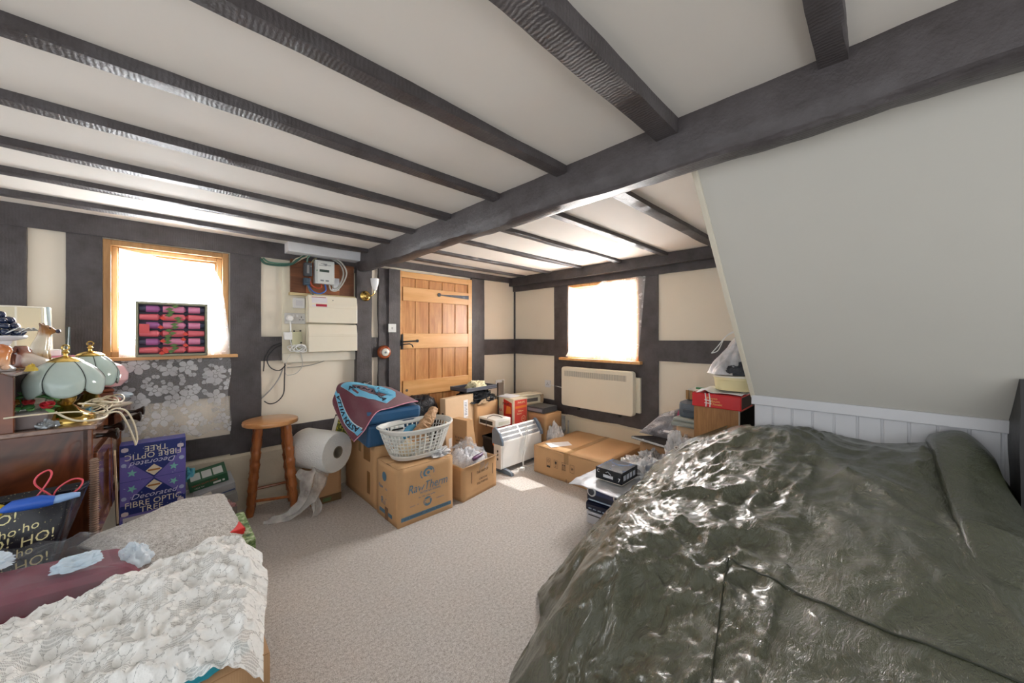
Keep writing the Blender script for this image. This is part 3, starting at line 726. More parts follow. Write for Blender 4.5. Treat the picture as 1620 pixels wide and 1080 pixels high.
# --- small box with the roll of bubble wrap on top
t = carton('cardboard_box', 'small cardboard box under the roll of bubble wrap', (.915, 3.165, 0), 0, .215, .25, .265, CARD3, tape=False)
MB().box(-.11, .11, -.131, -.128, .0, .055).build('brown_strip', M((112,88,58), .4), t)
MB().prism([(-.03,.015),(.03,.012),(.035,.04),(-.025,.043)], -.133, -.131, 'y').build('green_sticker', M((92,112,72), .5), t)
BUB = NT('bubble_wrap'); BUB.col(lin((236,238,236))); BUB.set(Roughness=.28)
vv = BUB.n('ShaderNodeTexVoronoi', Scale=95.); BUB.l(BUB.co, vv.inputs['Vector']); BUB.bump(BUB.math('ADD', BUB.math('MULTIPLY', vv.outputs['Distance'], -.7), BUB.math('MULTIPLY', BUB.noise(7, 3), 2.)), .35, .01)
BUB.b.inputs['Subsurface Weight'].default_value = .2; BUB.b.inputs['Subsurface Radius'].default_value = (.05,.05,.05)
a0, a1 = Vector((.955, 2.90, .42)), Vector((.795, 3.21, .425)); ax = (a1-a0); ln = ax.length
q = ax.to_track_quat('Z', 'Y').to_euler()
t = thing('bubble_wrap_roll', 'large roll of bubble wrap resting on a small cardboard box', 'bubble wrap', tuple(a0), rot=q)
b = MB(); n = 96; rings = []
prof = [(.045, .003), (.10, .0), (.145, .004), (.152, .02), (.152, ln*.5), (.150, ln-.02), (.14, ln), (.045, ln)]
b.lathe(prof, 64, cap=False); b.v = [tuple(Vector(p)*1)+() for p in b.v]
b.v = [(x*(1+.02*noise.noise(Vector((x*9, y*9, z*5)))), y*(1+.03*noise.noise(Vector((x*8, y*9, z*5+3)))), z+(.004*math.sin(math.hypot(x, y)*260) if z < .01 else 0)) for x, y, z in b.v]
b.build('wound_wrap', BUB.mat, t, smooth=True, auto=50)
b = MB(); b.lathe([(.045, -.002), (.045, ln), (.039, ln), (.039, -.002), (.045, -.002)], 32, cap=False); b.build('card_core', M((138,128,112), .7), t, smooth=True)
# trailing wrap
FILM = film_mat('clear_film', .5, (226,226,224), .15, 26)
def trail(u, v):
    P = [(.80,2.98,.35),(.80,2.90,.30),(.79,2.90,.20),(.76,2.93,.12),(.68,2.96,.055),(.60,2.98,.02),(.52,3.0,.008)]
    k = v*(len(P)-1); i = min(int(k), len(P)-2); f = k-i
    p = Vector(P[i]).lerp(Vector(P[i+1]), f)
    w = lerp(.15, .04, v)
    off = (u-.5)*2*w
    fold = .022*math.sin(u*13+v*5)+.02*noise.noise(Vector((u*6, v*6, 2)))
    return (p.x+off*.75, p.y+fold-.03*math.sin(u*PI), max(.004, p.z-abs(off)*.35*(1-v)+fold*.7))
tag(MB().grid(trail, 46, 60).build('loose_bubble_wrap', FILM, smooth=True, auto=0), 'crumpled clear plastic trailing from the bubble wrap roll to the carpet', 'plastic wrap')
def trail2(u, v):
    a = v*2.2; p = Vector((.76+.05*math.sin(a*1.2), 2.93-.07*v, .16*(1-v)**1.5+.006))
    return (p.x+(u-.5)*.07, p.y+.015*math.sin(u*9+v*6), max(.004, p.z+.015*math.sin(u*8+v*7)*(1-v)))
tag(MB().grid(trail2, 24, 40).build('loose_bubble_wrap', FILM, smooth=True, auto=0), 'narrow curl of clear plastic in front of the small box', 'plastic wrap')

# --- stool
PSTOOL = wood('stool_pine', (132,70,32), (190,116,62), 'z', 6, .3, 6, c3=(104,54,26), coat=.4)
PSEAT = wood('stool_seat_pine', (196,132,76), (226,170,114), 'x', 5, .3, 6, coat=.4)
t = thing('wooden_stool', 'small pine stool with a round seat and turned legs, by the left wall', 'stool', (.57, 3.16, 0))
b = MB(); b.lathe([(0,.655),(.155,.655),(.172,.662),(.176,.675),(.172,.688),(.16,.693),(0,.694)], 48); b.build('seat', PSEAT, t, smooth=True)
tops = [(-.085,-.075),(.085,-.09),(-.07,.085),(.095,.075)]; feet = [(-.125,.03),(.135,-.09),(-.10,.13),(.16,.12)]
def leg(k):
    b = MB(); P = []; R_ = []
    n = 60
    for i in range(n+1):
        s = i/n; x = lerp(feet[k][0], tops[k][0], s); y = lerp(feet[k][1], tops[k][1], s)
        P.append((x, y, s*.66)); r = .0235+.004*math.sin(s*PI)
        r += .0055*abs(math.sin(s*PI*8)) - .002
        r += .003 if int(s*21) % 3 == 0 and (s*21) % 1 < .3 else 0
        R_.append(r)
    return b.tube(P, R_, 14)
for k in range(4): leg(k).build('leg', PSTOOL, t, smooth=True, auto=60)
def lp(k, s): return (lerp(feet[k][0], tops[k][0], s), lerp(feet[k][1], tops[k][1], s), s*.66)
for (a, c, s) in ((0,1,.17),(2,3,.24),(0,2,.3),(1,3,.3)): MB().tube([lp(a, s), lp(c, s)], [.010,.010], 10).build('rung', PSTOOL, t, smooth=True)

# --- tall carton, the blue case on it and the football towel
t = carton('cardboard_box', 'tall closed carton with a strip of brown tape, under the blue case', (1.375, 2.97, 0), 0, .45, .62, .46, CARD, wob=.008)
b = MB(); b.box(-.2305, -.2275, -.20, -.15, .08, .25); b.box(-.2295, -.2265, -.2, -.08, .33, .46); b.build('side_tape', M((150,112,74), .2), t)
t = thing('picture_box', 'black-framed box lid with a yellow and green garden picture behind the bubble wrap', 'picture', (1.075, 3.10, .47), rz=-1.15, rot=(-.25, .12, -1.0))
MB().box(-.13, .13, -.02, .02, 0, .165).build('box_body', BLACK, t, bevel=.003)
G_ = NT('garden_print'); G_.col(G_.ramp(G_.noise(60, 4, .7), [(.38, lin((24,34,18))), (.5, lin((96,110,40))), (.6, lin((206,190,80)))])); G_.set(Roughness=.3)
MB().box(-.085, .122, -.0215, -.02, .01, .155).build('garden_picture', G_.mat, t)
MB().box(-.122, -.088, -.0215, -.02, .01, .155).build('white_margin', M((226,224,216), .4), t)
t = thing('blue_case', 'dark blue rigid case lying on the tall carton under the football towel', 'case', (1.30, 2.86, .488), rot=(.12, 0, 0))
BL = M((44,92,134), .4, bump=.15, bs=300)
MB().box(-.215, .215, -.19, .19, 0, .17).build('case_base', BL, t, bevel=.02)
MB().box(-.218, .218, -.193, .193, .175, .275).build('case_lid', BL, t, bevel=.025)
MB().box(-.214, .214, -.189, .189, .168, .177).build('rim', M((30,60,96), .5), t)
b = MB(); b.tube([(-.05,-.192,.12),(-.05,-.215,.12),(.05,-.215,.12),(.05,-.192,.12)], .007); b.build('carry_handle', BLACK, t, smooth=True)
# towel: s runs across (left hanging side -> top of case), t from back to front
MAR = NT('maroon_towelling'); MAR.col(MAR.mix(MAR.noise(90, 3), lin((92,22,46)), lin((122,34,60)))); MAR.set(Roughness=.95); MAR.b.inputs['Sheen Weight'].default_value = .5; MAR.bump(MAR.noise(320, 3), .8, .006)
SKY = NT('sky_blue_towelling'); SKY.col(lin((120,196,232))); SKY.set(Roughness=.95); SKY.bump(SKY.noise(320, 3), .8, .006)
PNK = M((214,150,170), .9); NVY = M((34,30,50), .9)
Lw, Lh = .62, .36     # length across, depth
def at(u, v, Y):
    """point on the plane y = Y seen towards pixel u, v of the 1620 x 1080 frame"""
    a_ = (u-810)/CF; d = Vector((FX+RX*a_, FY+RY*a_, (CY-v)/CF)); return d*(Y/d.y)+Vector((0, 0, CH))
TN = [[at(528,640,3.02), at(543,672,2.86), at(562,698,2.70)], [at(531,622,3.06), at(556,650,2.86), at(582,674,2.62)], [at(540,608,3.10), at(571,622,2.88), at(600,651,2.635)],
      [at(582,609,3.06), at(610,622,2.86), at(631,643,2.635)], [at(617,616,3.05), at(640,626,2.88), at(661,636,2.66)]]
def cr(P, t_):
    n = len(P)-1; x = min(max(t_, 0), 1)*n; i = min(int(x), n-1); f = x-i
    a, b_, c, d = P[i-1] if i > 0 else P[i]*2-P[i+1], P[i], P[i+1], P[i+2] if i+2 <= n else P[i+1]*2-P[i]
    return .5*((2*b_)+(c-a)*f+(2*a-5*b_+4*c-d)*f*f+(3*b_-a-3*c+d)*f**3)
def towel_pt(s, r, up=0.):
    u, v = s/Lw, r/Lh
    p = cr([cr(col, v) for col in TN], u)
    e = .01; pu = cr([cr(col, v) for col in TN], min(1, u+e))-cr([cr(col, v) for col in TN], max(0, u-e)); pv = cr([cr(col, min(1, v+e)) for col in TN], u)-cr([cr(col, max(0, v-e)) for col in TN], u)
    n_ = pv.cross(pu); n_ = n_.normalized() if n_.length > 1e-9 else Vector((0, 0, 1))
    if n_.dot(Vector((-.35, -.75, .55))) < 0: n_ = -n_
    w = .007*noise.noise(Vector((s*9, r*9, 3)))+.006*math.sin(s*23+r*6)
    return p+n_*(up+w)
t = thing('football_towel', 'maroon and sky blue football towel draped over the blue case', 'towel', (1.08, 2.86, .765))
def tl(s, r, up=0): return towel_pt(s, r, up)-Vector((1.08, 2.86, .765))
b = MB().grid(lambda u, v: tl(u*Lw*(1-.0*v), v*Lh, .008), 90, 60); b.build('towelling', MAR.mat, t, smooth=True, auto=0, solid=.006)
b = MB()
b.tube([tl(Lw*i/60, Lh, .009) for i in range(61)], .004, 6); b.tube([tl(0, Lh*i/30, .006) for i in range(31)], .004, 6); b.tube([tl(Lw, Lh*i/30, .006) for i in range(31)], .004, 6)
b.build('pink_hem', PNK, t, smooth=True)
def band(c0, c1, w_, bow, mat, name, up, nu=40):
    """curved ribbon woven into the towel between two (s,r) points"""
    c0 = Vector(c0); c1 = Vector(c1); d = (c1-c0); nrm = Vector((-d.y, d.x)).normalized()
    def f(u, v):
        p = c0.lerp(c1, u)+nrm*(bow*4*u*(1-u)+(v-.5)*w_); return tl(p.x, p.y, up)
    return MB().grid(f, nu, 4).build(name, mat, t, smooth=True, auto=0)
def letters(txt, c0, c1, bow, size, name, up, flip=False):
    c0 = Vector(c0); c1 = Vector(c1); d = c1-c0; nrm = Vector((-d.y, d.x)).normalized(); B = MB(); n = len(txt)
    for i, ch in enumerate(txt):
        if ch == ' ': continue
        u = (i+.5)/n; p = c0.lerp(c1, u)+nrm*bow*4*u*(1-u)
        dd = (d.normalized()+nrm*bow*4*(1-2*u)/d.length).normalized(); nn = Vector((-dd.y, dd.x))
        g_ = MB().text(ch, size, Matrix.Identity(4), ext=0, bold=.03)
        vs_ = []
        for (x, y, z) in g_.v:
            k = p+dd*x*1.0-nn*y; vs_.append(tl(k.x, k.y, up))
        B.add(vs_, g_.f)
    B.keepn = True
    B.build(name, NVY, t)
band((.16,.025), (.085,.335), .070, .05, M((226,236,240), .9), 'banner_edge', .0135)
band((.162,.02), (.083,.34), .058, .05, SKY.mat, 'banner', .0150)
letters('ASTON VILLA', (.088,.325), (.158,.035), -.05, .058, 'banner_lettering', .0170)
for (s0, r0) in ((.165,.022),(.078,.338)):
    b = MB(); b.add([tl(s0-.03, r0-.02, .0155), tl(s0+.035, r0-.018, .0155), tl(s0+.01, r0+.002, .0155), tl(s0+.03, r0+.025, .0155), tl(s0-.03, r0+.015, .0155)], [(0,1,2,3,4)]); b.build('banner_tail', SKY.mat, t)
def shield(k, up, mat, name):
    B = MB(); cs, cr_ = .40, .16
    out = [(-.13,-.13),(.0,-.15),(.13,-.13),(.135,.02),(.09,.10),(.0,.155),(-.09,.10),(-.135,.02)]
    inn = [(a*k, c*k) for a, c in out]; n = len(out)
    def ring(A, Bq):
        vs_, fs_ = [], []
        m_ = 10
        for i in range(n):
            for j in range(m_):
                f = j/m_; a = Vector(A[i]).lerp(Vector(A[(i+1)%n]), f); c = Vector(Bq[i]).lerp(Vector(Bq[(i+1)%n]), f)
                vs_ += [tl(cs+a.x, cr_+a.y, up), tl(cs+c.x, cr_+c.y, up)]
        L = n*m_
        for i in range(L): fs_.append((2*i, 2*i+1, (2*i+3) % (2*L), (2*i+2) % (2*L)))
        B.add(vs_, fs_)
    ring(out, inn); B.build(name, mat, t)
shield(.94, .0125, M((226,232,236), .9), 'crest_edge'); shield(.60, .0165, SKY.mat, 'crest_border')
letters('ASTON VILLA', (.285,.10), (.40,.285), -.03, .052, 'crest_lettering', .0185)
B = MB()
for ln_ in ([(.40,.20),(.42,.15),(.44,.10),(.47,.08)], [(.42,.15),(.45,.16),(.48,.18)], [(.44,.12),(.41,.09)], [(.43,.17),(.46,.21),(.47,.24)], [(.45,.13),(.49,.12)]):
    B.tube([tl(a, c, .017) for a, c in ln_], [.011]*(len(ln_)), 6)
B.build('crest_lion', SKY.mat, t, smooth=True)

# --- big printed carton with the laundry basket
t = carton('cardboard_box', 'large printed carton with blue lettering, carrying the laundry basket', (1.36, 2.455, 0), 0, .44, .33, .395, CARD, tape=False, wob=.006)
y = -.1695
b = MB()
b.text('RawTherm', .085, on_front(.01, y, .235), ext=.0003, shear=.25, sx=.85); b.text('INTERNATIONAL', .022, on_front(.03, y, .195), ext=.0003)
b.text('Est. 1952  of the quality', .014, on_front(.0, y, .165), ext=.0003); b.text('QUALITY FIRST', .010, on_front(-.10, y, .12), ext=.0003); b.text('GUARANTEED', .010, on_front(.11, y, .12), ext=.0003)
b.text('RT', .05, on_front(.005, y-.001, .12), ext=.0004, m=1)
def disc(b, cx, cz, r0, r1, m=0, a0=0, a1=2*PI, yy=y, sx=1):
    n = 32; vs_ = []
    for i in range(n+1):
        a = lerp(a0, a1, i/n); vs_ += [(cx+r0*math.cos(a)*sx, yy, cz+r0*math.sin(a)), (cx+r1*math.cos(a)*sx, yy, cz+r1*math.sin(a))]
    b.add(vs_, [(2*i, 2*i+1, 2*i+3, 2*i+2) for i in range(n)], m=m)
disc(b, .005, .12, .017, .033); disc(b, .01, .325, .022, .036, 0, .4, 5.2, sx=1.15); disc(b, .01, .325, .0, .012, 0); disc(b, .005, .325, .040, .046, 0, -.3, 1.6, sx=1.2); disc(b, .0, .325, .040, .046, 0, 2.6, 4.6, sx=1.2)
b.box(-.20, .205, y, y+.0005, .035, .062)
b.text('SAFE TRANSPORT, HEATING, PACKAGING', .019, on_front(0, y-.0012, .0485), m=2, ext=.0002)
b.box(-.2235, -.223, -.08, .12, .035, .062)
b.text('RT', .07, on_left(-.2238, .05, .12), ext=.0003); b.text('RawTherm', .04, on_left(-.2238, .04, .22), ext=.0003, m=0)
vs_ = [(-.2237, .04+.034*math.cos(2*PI*i/16), .30+.034*math.sin(2*PI*i/16)) for i in range(16)]; b.add(vs_, [tuple(range(16))])
b.build('blue_printing', [BLUEINK, CARD, M((70,84,96), .7)], t)
MB().box(-.2242, -.2238, -.02, .03, .0, .09).build('brown_tape', M((128,92,60), .3), t)
t = thing('laundry_basket', 'pale grey plastic laundry basket on the large printed carton', 'laundry basket', (1.375, 2.47, .41), rz=.05)
LB = M((222,224,220), .35, var=.01)
def bk(a, v, o=0.):
    rx = lerp(.185, .275, v**.8)+o; ry = lerp(.125, .185, v**.8)+o
    c, s_ = math.cos(a), math.sin(a); e = .8
    lift = .012*(abs(c)**4)*v
    return Vector((rx*math.copysign(abs(c)**e, c), ry*math.copysign(abs(s_)**e, s_), .012+v*.215+lift))
b = MB(); NC = 46; rows = 6
vs0 = .14; vs1 = .86
b.grid(lambda u, v: bk(u*2*PI, v*vs0), 104, 3); b.grid(lambda u, v: bk(u*2*PI, lerp(vs1, 1, v)), 104, 3)
for i in range(NC):
    a = 2*PI*i/NC; hw = .019
    solid = (i % 26) in (12, 13, 14) 
    w_ = 2*PI/NC*.5+.002 if solid else hw
    b.grid(lambda u, v: bk(a+(u-.5)*2*w_, lerp(vs0, vs1, v)), 2, 10)
for r in range(1, rows):
    v0 = lerp(vs0, vs1, r/rows); b.grid(lambda u, v: bk(u*2*PI, v0+(v-.5)*.030), 104, 1)
b.grid(lambda u, v: bk(u*2*PI, 0, -.001-lerp(0, .12, v)) if v < .01 else Vector((bk(u*2*PI, 0).x*(1-v), bk(u*2*PI, 0).y*(1-v), .010)), 104, 4)
b.build('lattice_side', LB, t, smooth=True, solid=.0035)
b = MB(); b.tube([bk(2*PI*i/72, 1, .006) for i in range(72)], [.009]*72, 8, closed=True); b.tube([bk(2*PI*i/72, 0, -.002) for i in range(72)], [.006]*72, 8, closed=True); b.build('rolled_rim', LB, t, smooth=True)
PAPR = NT('brown_paper'); PAPR.col(PAPR.mix(PAPR.noise(9, 3), lin((176,134,96)), lin((206,168,128)))); PAPR.set(Roughness=.6); PAPR.bump(PAPR.noise(26, 4, .6, dist=1.), 1., .02)
def scrunch(name, mat, a, c, r, label, cat, amp=.3, seed=0, n=40, fr=14, squash=1.):
    """a crumpled, roughly tubular packet between two points"""
    a = Vector(a); c = Vector(c); d = c-a; L = d.length; q_ = d.to_track_quat('Z', 'Y').to_matrix().to_4x4(); b = MB()
    prof = [(.02, 0), (.7, .04), (1, .2), (1.05, .5), (.95, .8), (.75, .93), (.5, .99), (.02, 1)]
    vs_, fs_ = [], []
    m_ = 36
    for i in range(n+1):
        v = i/n; k = 0
        while k < len(prof)-2 and prof[k+1][1] < v: k += 1
        rr_ = lerp(prof[k][0], prof[k+1][0], (v-prof[k][1])/(prof[k+1][1]-prof[k][1]))*r
        for j in range(m_):
            A = 2*PI*j/m_; p = Vector((math.cos(A)*rr_, math.sin(A)*rr_*squash, v*L))
            f = 1+amp*(1-abs(noise.noise(Vector((p.x*fr, p.y*fr, p.z*fr+seed)))*2))-amp*.6
            vs_.append((p.x*f, p.y*f, p.z))
    for i in range(n):
        for j in range(m_): fs_.append((i*m_+j, i*m_+(j+1)%m_, (i+1)*m_+(j+1)%m_, (i+1)*m_+j))
    fs_.append(tuple(range(m_))[::-1]); fs_.append(tuple(n*m_+j for j in range(m_)))
    b.add([q_ @ Vector(p) for p in vs_], fs_)
    return tag(b.build(name, mat, loc=a, smooth=True, auto=50), label, cat)
scrunch('paper_parcel', PAPR.mat, (1.30, 2.42, .49), (1.60, 2.56, .72), .045, 'crumpled brown paper parcel sticking out of the laundry basket', 'paper parcel', .45, 2, fr=22)
scrunch('blue_packet', M((96,178,220), .4, bump=.5, bs=30), (1.30, 2.53, .54), (1.42, 2.575, .60), .035, 'pale blue packet inside the laundry basket behind the paper parcel', 'packet', .3, 4)
scrunch('paper_parcel', M((216,200,170), .6, bump=.5, bs=30), (1.22, 2.42, .48), (1.40, 2.47, .50), .055, 'cream crumpled paper at the bottom of the laundry basket', 'paper', .4, 7)
def blob(name, mat, loc, rx, ry, h, label, cat, amp=.25, fr=9, seed=0, nu=48, nv=20, flat=.0, group=None, rz=0, parent=None, pw=1.):
    """a soft heap: crumpled half-dome resting on its base"""
    b = MB(); vs_, fs_ = [], []
    for i in range(nv+1):
        ph = (i/nv)*PI*.5
        for j in range(nu):
            A = 2*PI*j/nu; rad = math.cos(ph)**pw; p = Vector((math.cos(A)*rad, math.sin(A)*rad, math.sin(ph)))
            w_ = noise.noise(Vector((p.x*fr*.25+seed, p.y*fr*.25, p.z*fr*.2)))*1.2 + (.5-abs(noise.noise(Vector((p.x*fr*.6+seed, p.y*fr*.6, p.z*fr*.5)))*1.6))*.8 + (.5-abs(noise.noise(Vector((p.x*fr*1.6+seed, p.y*fr*1.6, p.z*fr*1.3)))*1.6))*.35
            f = 1+amp*(w_-.3)
            vs_.append((p.x*rx*f, p.y*ry*f, max(0, p.z*h*(f if flat == 0 else 1+(f-1)*flat))))
    for i in range(nv):
        for j in range(nu): fs_.append((i*nu+j, i*nu+(j+1)%nu, (i+1)*nu+(j+1)%nu, (i+1)*nu+j))
    fs_.append(tuple(range(nu))[::-1]); b.add(vs_, fs_)
    o = b.build(name, mat, parent, loc=loc, rz=rz, smooth=True, auto=60)
    return tag(o, label, cat, group) if label else o
WBAG = film_mat('white_polythene', .78, (240,240,242), .2, 34)
blob('plastic_sheet', WBAG, (1.50, 2.39, .404), .11, .09, .045, 'crumpled clear plastic on the right end of the large printed carton', 'plastic sheet', .5, 14, 3)
def stalk(P, r): return P

# --- open box with the white lace bundle
t = carton('cardboard_box', 'open cardboard box holding a bagged bundle of white lace', (1.86, 2.50, 0), .17, .41, .34, .265, CARD, lid='open', wob=.01)
FL = CARD2
MB().add([(-.205,-.17,.265),(.205,-.17,.262),(.19,-.205,.285),(-.15,-.21,.280)], [(0,1,2,3)]).build('front_flap', FL, t, solid=.004)
MB().add([(-.205,-.17,.265),(-.205,.17,.265),(-.25,.13,.30),(-.245,-.13,.295)], [(0,1,2,3)]).build('side_flap', FL, t, solid=.004)
b = MB(); y = -.176
b.text('THIS WAY UP', .03, on_front(.02, y, .185), ext=.0003, sx=.8); b.text('CARTONS', .022, on_front(.03, y, .125), ext=.0003); b.text('SOLE PURPOSE', .024, on_front(.02, y, .095), ext=.0003, sx=.85)
b.build('printing', INK, t)
for x in (-.11, .155): MB().box(x-.003, x+.003, y, y+.0005, .12, .21).build('upright_mark', INK, t)
LACEW = NT('white_lace_cloth'); LACEW.col(LACEW.ramp(LACEW.noise(70, 4, .75), [(.35, lin((196,200,212))), (.55, lin((244,244,248)))])); LACEW.set(Roughness=.8); LACEW.bump(LACEW.noise(90, 4, .7), .9, .01)
blob('lace_bundle', LACEW.mat, (1.86, 2.50, .14), .19, .155, .20, 'bundle of white lace in a clear bag inside the open box', 'lace', .16, 9, 5, rz=.17)
scrunch('purple_packet', M((92,52,96), .3), (1.83, 2.365, .285), (1.97, 2.40, .30), .018, 'dark purple packet at the front of the open box of lace', 'packet', .2, 3)
blob('clear_bag', film_mat('clear_bag', .22, (230,232,236), .08, 20), (1.87, 2.50, .15), .215, .175, .26, 'clear plastic bag billowing round the lace bundle in the open box', 'plastic bag', .2, 9, 8, rz=.17)

# --- black bag in front of the door
BBAG = NT('black_polythene'); BBAG.col(lin((36,38,44))); BBAG.set(Roughness=.25); BBAG.bump(BBAG.noise(18, 4, .6, dist=1.2), .9, .02)
blob('black_bag', BBAG.mat, (1.79, 3.15, .0), .25, .17, .74, 'slumped black plastic bag against the door, behind the blue case', 'plastic bag', .06, 6, 2, nv=30, pw=.5)

# --- two flat cartons leaning by the door
t = thing('flat_carton', 'tall thin pale carton with a white label leaning in front of the door', 'cardboard box', (2.10, 2.93, 0), rz=.21, rot=(-.03, 0, .21))
MB().box(-.205, .205, -.035, .035, 0, .71).build('carton_body', CARD2, t, bevel=.004)
MB().box(-.205, -.204, -.036, .036, .0, .71)
MB().box(.05, .115, -.0365, -.035, .49, .66).build('shipping_label', M((240,240,244), .5), t)
b = MB()
for k in range(9): b.box(.065, .10, -.0372, -.0365, .51+k*.015, .516+k*.015 if k % 3 else .519+k*.015)
b.build('label_print', M((150,160,176), .6), t)
b = MB(); b.box(-.2062, -.205, -.012, .012, .55, .575); b.box(-.2062, -.205, -.012, .012, .515, .535); b.box(-.205, -.14, -.0362, -.035, .26, .262); b.build('arrow_marks', INK, t)
MB().box(-.17, -.13, -.0365, -.035, .235, .33).build('white_label', M((232,232,232), .5), t)
t = thing('narrow_carton', 'narrow upright carton with small print standing before the thin pale carton', 'cardboard box', (2.0, 2.70, 0), rz=.12)
b = MB(); zt = .545
b.add([(-.055,-.09,0),(-.07,.09,0),(-.07,.09,zt),(-.06,-.09,zt), (.115,-.09,0),(.115,.09,0),(.01,.09,zt),(.015,-.09,zt)],
      [(0,1,2,3),(4,7,6,5),(0,3,7,4),(1,5,6,2),(3,2,6,7),(0,4,5,1)])
b.build('carton_body', CARD, t, bevel=.003)
b = MB()
for k, z in enumerate((.40, .37, .34)): b.text(('E-1 20 2020', 'HANDLE', 'No. E1 200')[k], .026, on_left(-.071, .0, z-.02, 0), ext=.0003, sx=.8)
b.build('printing', INK, t)
MB().box(-.0, .03, -.02, .02, zt, zt+.003).build('top_label', M((230,230,230), .5), t)
# stuff behind: box, black bags, tray
t = carton('cardboard_box', 'cardboard box with one raised flap behind the thin pale carton', (2.46, 3.10, 0), .12, .34, .30, .60, CARD, tape=False)
MB().add([(-.17,-.18,.60),(.0,-.18,.60),(.0,-.19,.66),(-.12,-.19,.64)], [(0,1,2,3)]).build('raised_flap', CARD2, t, solid=.004)
blob('black_bag', BBAG.mat, (2.40, 3.06, .606), .22, .15, .13, 'shiny black plastic bag on the cardboard box right of the door', 'plastic bag', .35, 12, 6)
t = thing('grey_tray', 'dark grey flat tray on the black plastic bag right of the door', 'tray', (2.40, 3.06, .735), rz=.08)
b = MB(); b.box(-.23, .21, -.13, .13, 0, .012); b.build('tray_base', M((62,66,76), .35), t, bevel=.003)
for (x0, x1, y0, y1) in ((-.23,.21,-.13,-.122),(-.23,.21,.122,.13),(-.23,-.222,-.13,.13),(.202,.21,-.13,.13)): MB().box(x0, x1, y0, y1, .012, .04).build('tray_side', M((86,90,102), .3), t, bevel=.002)
blob('cream_cloth', M((232,222,184), .8, bump=.5, bs=20), (2.42, 3.05, .748), .13, .08, .075, 'crumpled cream cloth lying in the dark grey tray', 'cloth', .3, 9, 2)
MB()
t = thing('brown_panel', 'dark brown upright board corner beside the grey tray', 'board', (2.73, 3.0, 0), rz=.1)
MB().box(-.06, .03, -.012, .012, 0, .78).build('board', M((96,82,70), .5), t, bevel=.002); MB().box(.03, .036, -.014, .014, 0, .80).build('board_edge', M((196,186,170), .5), t)
# cream machine in the corner on a stack
t = carton('cardboard_box', 'cardboard box in the far corner under the cream machine', (3.0, 3.0, 0), 0, .46, .46, .50, CARD3, tape=False)
t = thing('cream_printer', 'long cream plastic machine lying in the far corner under the sockets', 'printer', (3.0, 2.95, .508), rz=-.12)
CRP = M((230,224,200), .35)
MB().box(-.25, .25, -.12, .14, 0, .11).build('housing', CRP, t, bevel=.02)
MB().box(-.23, .2, -.14, -.02, .11, .13).build('lid', M((222,214,190), .35), t, bevel=.006)
MB().box(.19, .235, -.13, -.1, .02, .11).build('end_block', M((186,160,130), .5), t, bevel=.005)
MB().box(-.21, .15, -.1225, -.12, .04, .08).build('dark_slot', M((108,102,96), .5), t)
t = thing('white_papers', 'sheaf of white papers on top of the bulb box', 'papers', (2.76, 2.93, .632), rz=.1)
for k in range(3): MB().box(-.09+.01*k, .10-.006*k, -.11, .09, k*.004, k*.004+.002).build('sheet', M((240,240,244), .6), t)

# --- stack: black box, red packet, white unit, bulb box
t = thing('black_box', 'black storage box at the bottom of the stack behind the convector heater', 'box', (2.62, 2.765, 0))
MB().box(-.27, .27, -.10, .10, 0, .29).build('box_body', M((38,36,40), .4), t, bevel=.006); MB().box(-.275, .275, -.105, .105, .265, .29).build('box_lid', M((52,50,54), .4), t, bevel=.004)
scrunch('red_packet', M((198,74,60), .45, bump=.4, bs=30), (2.38, 2.74, .345), (2.56, 2.72, .345), .048, 'red packet squashed under the white video unit', 'packet', .2, 1, squash=1)
scrunch('orange_packet', M((238,132,40), .5), (2.325, 2.66, .25), (2.40, 2.66, .25), .035, 'orange packet beside the left end of the convector heater', 'packet', .15, 2)
t = thing('red_book', 'flat red book beneath the bulb box', 'book', (2.76, 2.86, .292))
MB().box(-.11, .12, -.16, .16, 0, .048).build('pages', M((230,220,210), .6), t); MB().box(-.113, .123, -.163, .163, .048, .053).build('cover', M((196,40,58), .35), t); MB().box(-.113, .123, -.166, -.160, 0, .053).build('spine', M((196,40,58), .35), t)
t = thing('video_unit', 'small white electronic unit with a dark window and a looped cord', 'electronic unit', (2.455, 2.80, .395), rz=.0)
MB().box(-.105, .105, -.13, .13, 0, .075).build('housing', M((238,236,230), .3), t, bevel=.005)
MB().box(-.1065, -.105, -.09, .11, .018, .056).build('dark_window', M((40,40,44), .15), t)
MB().box(-.06, .09, -.1315, -.13, .018, .05).build('vent_panel', M((206,204,190), .4), t)
b = MB(); b.tube([(-.11,.0,-.01), (-.112,-.0,.04), (-.09,.0,.085), (-.04,-.02,.10), (.0,-.06,.095), (.02,-.10,.08)], .0035, 6); b.build('cord', M((80,78,78), .5), t, smooth=True)
t = thing('bulb_box', 'red, orange and white light bulb box standing above the convector heater', 'light bulb box', (2.785, 2.905, .347))
WB = M((240,226,200), .4)
MB().box(-.105, .105, -.155, .155, 0, .28).build('box_body', WB, t, bevel=.002)
b = MB(); x = -.1062
b.quad([(x,.0,.0),(x,-.13,.0),(x,-.13,.235),(x,.0,.27)], m=0); b.quad([(x-.0004,-.03,.11),(x-.0004,-.12,.12),(x-.0004,-.11,.19),(x-.0004,-.05,.20)], m=1)
b.add([(x, .085+.04*math.cos(2*PI*i/20), .215+.036*math.sin(2*PI*i/20)) for i in range(20)], [tuple(range(20))], m=3)
b.text('PHILIPS', .044, on_left(x-.001, -.04, .215), m=2, sx=.8); b.text('ULTRA', .05, on_left(x-.001, .082, .14), m=0, sx=.8); b.text('HEALTH', .036, on_left(x-.001, .085, .075), m=2, sx=.8)
y = -.1562
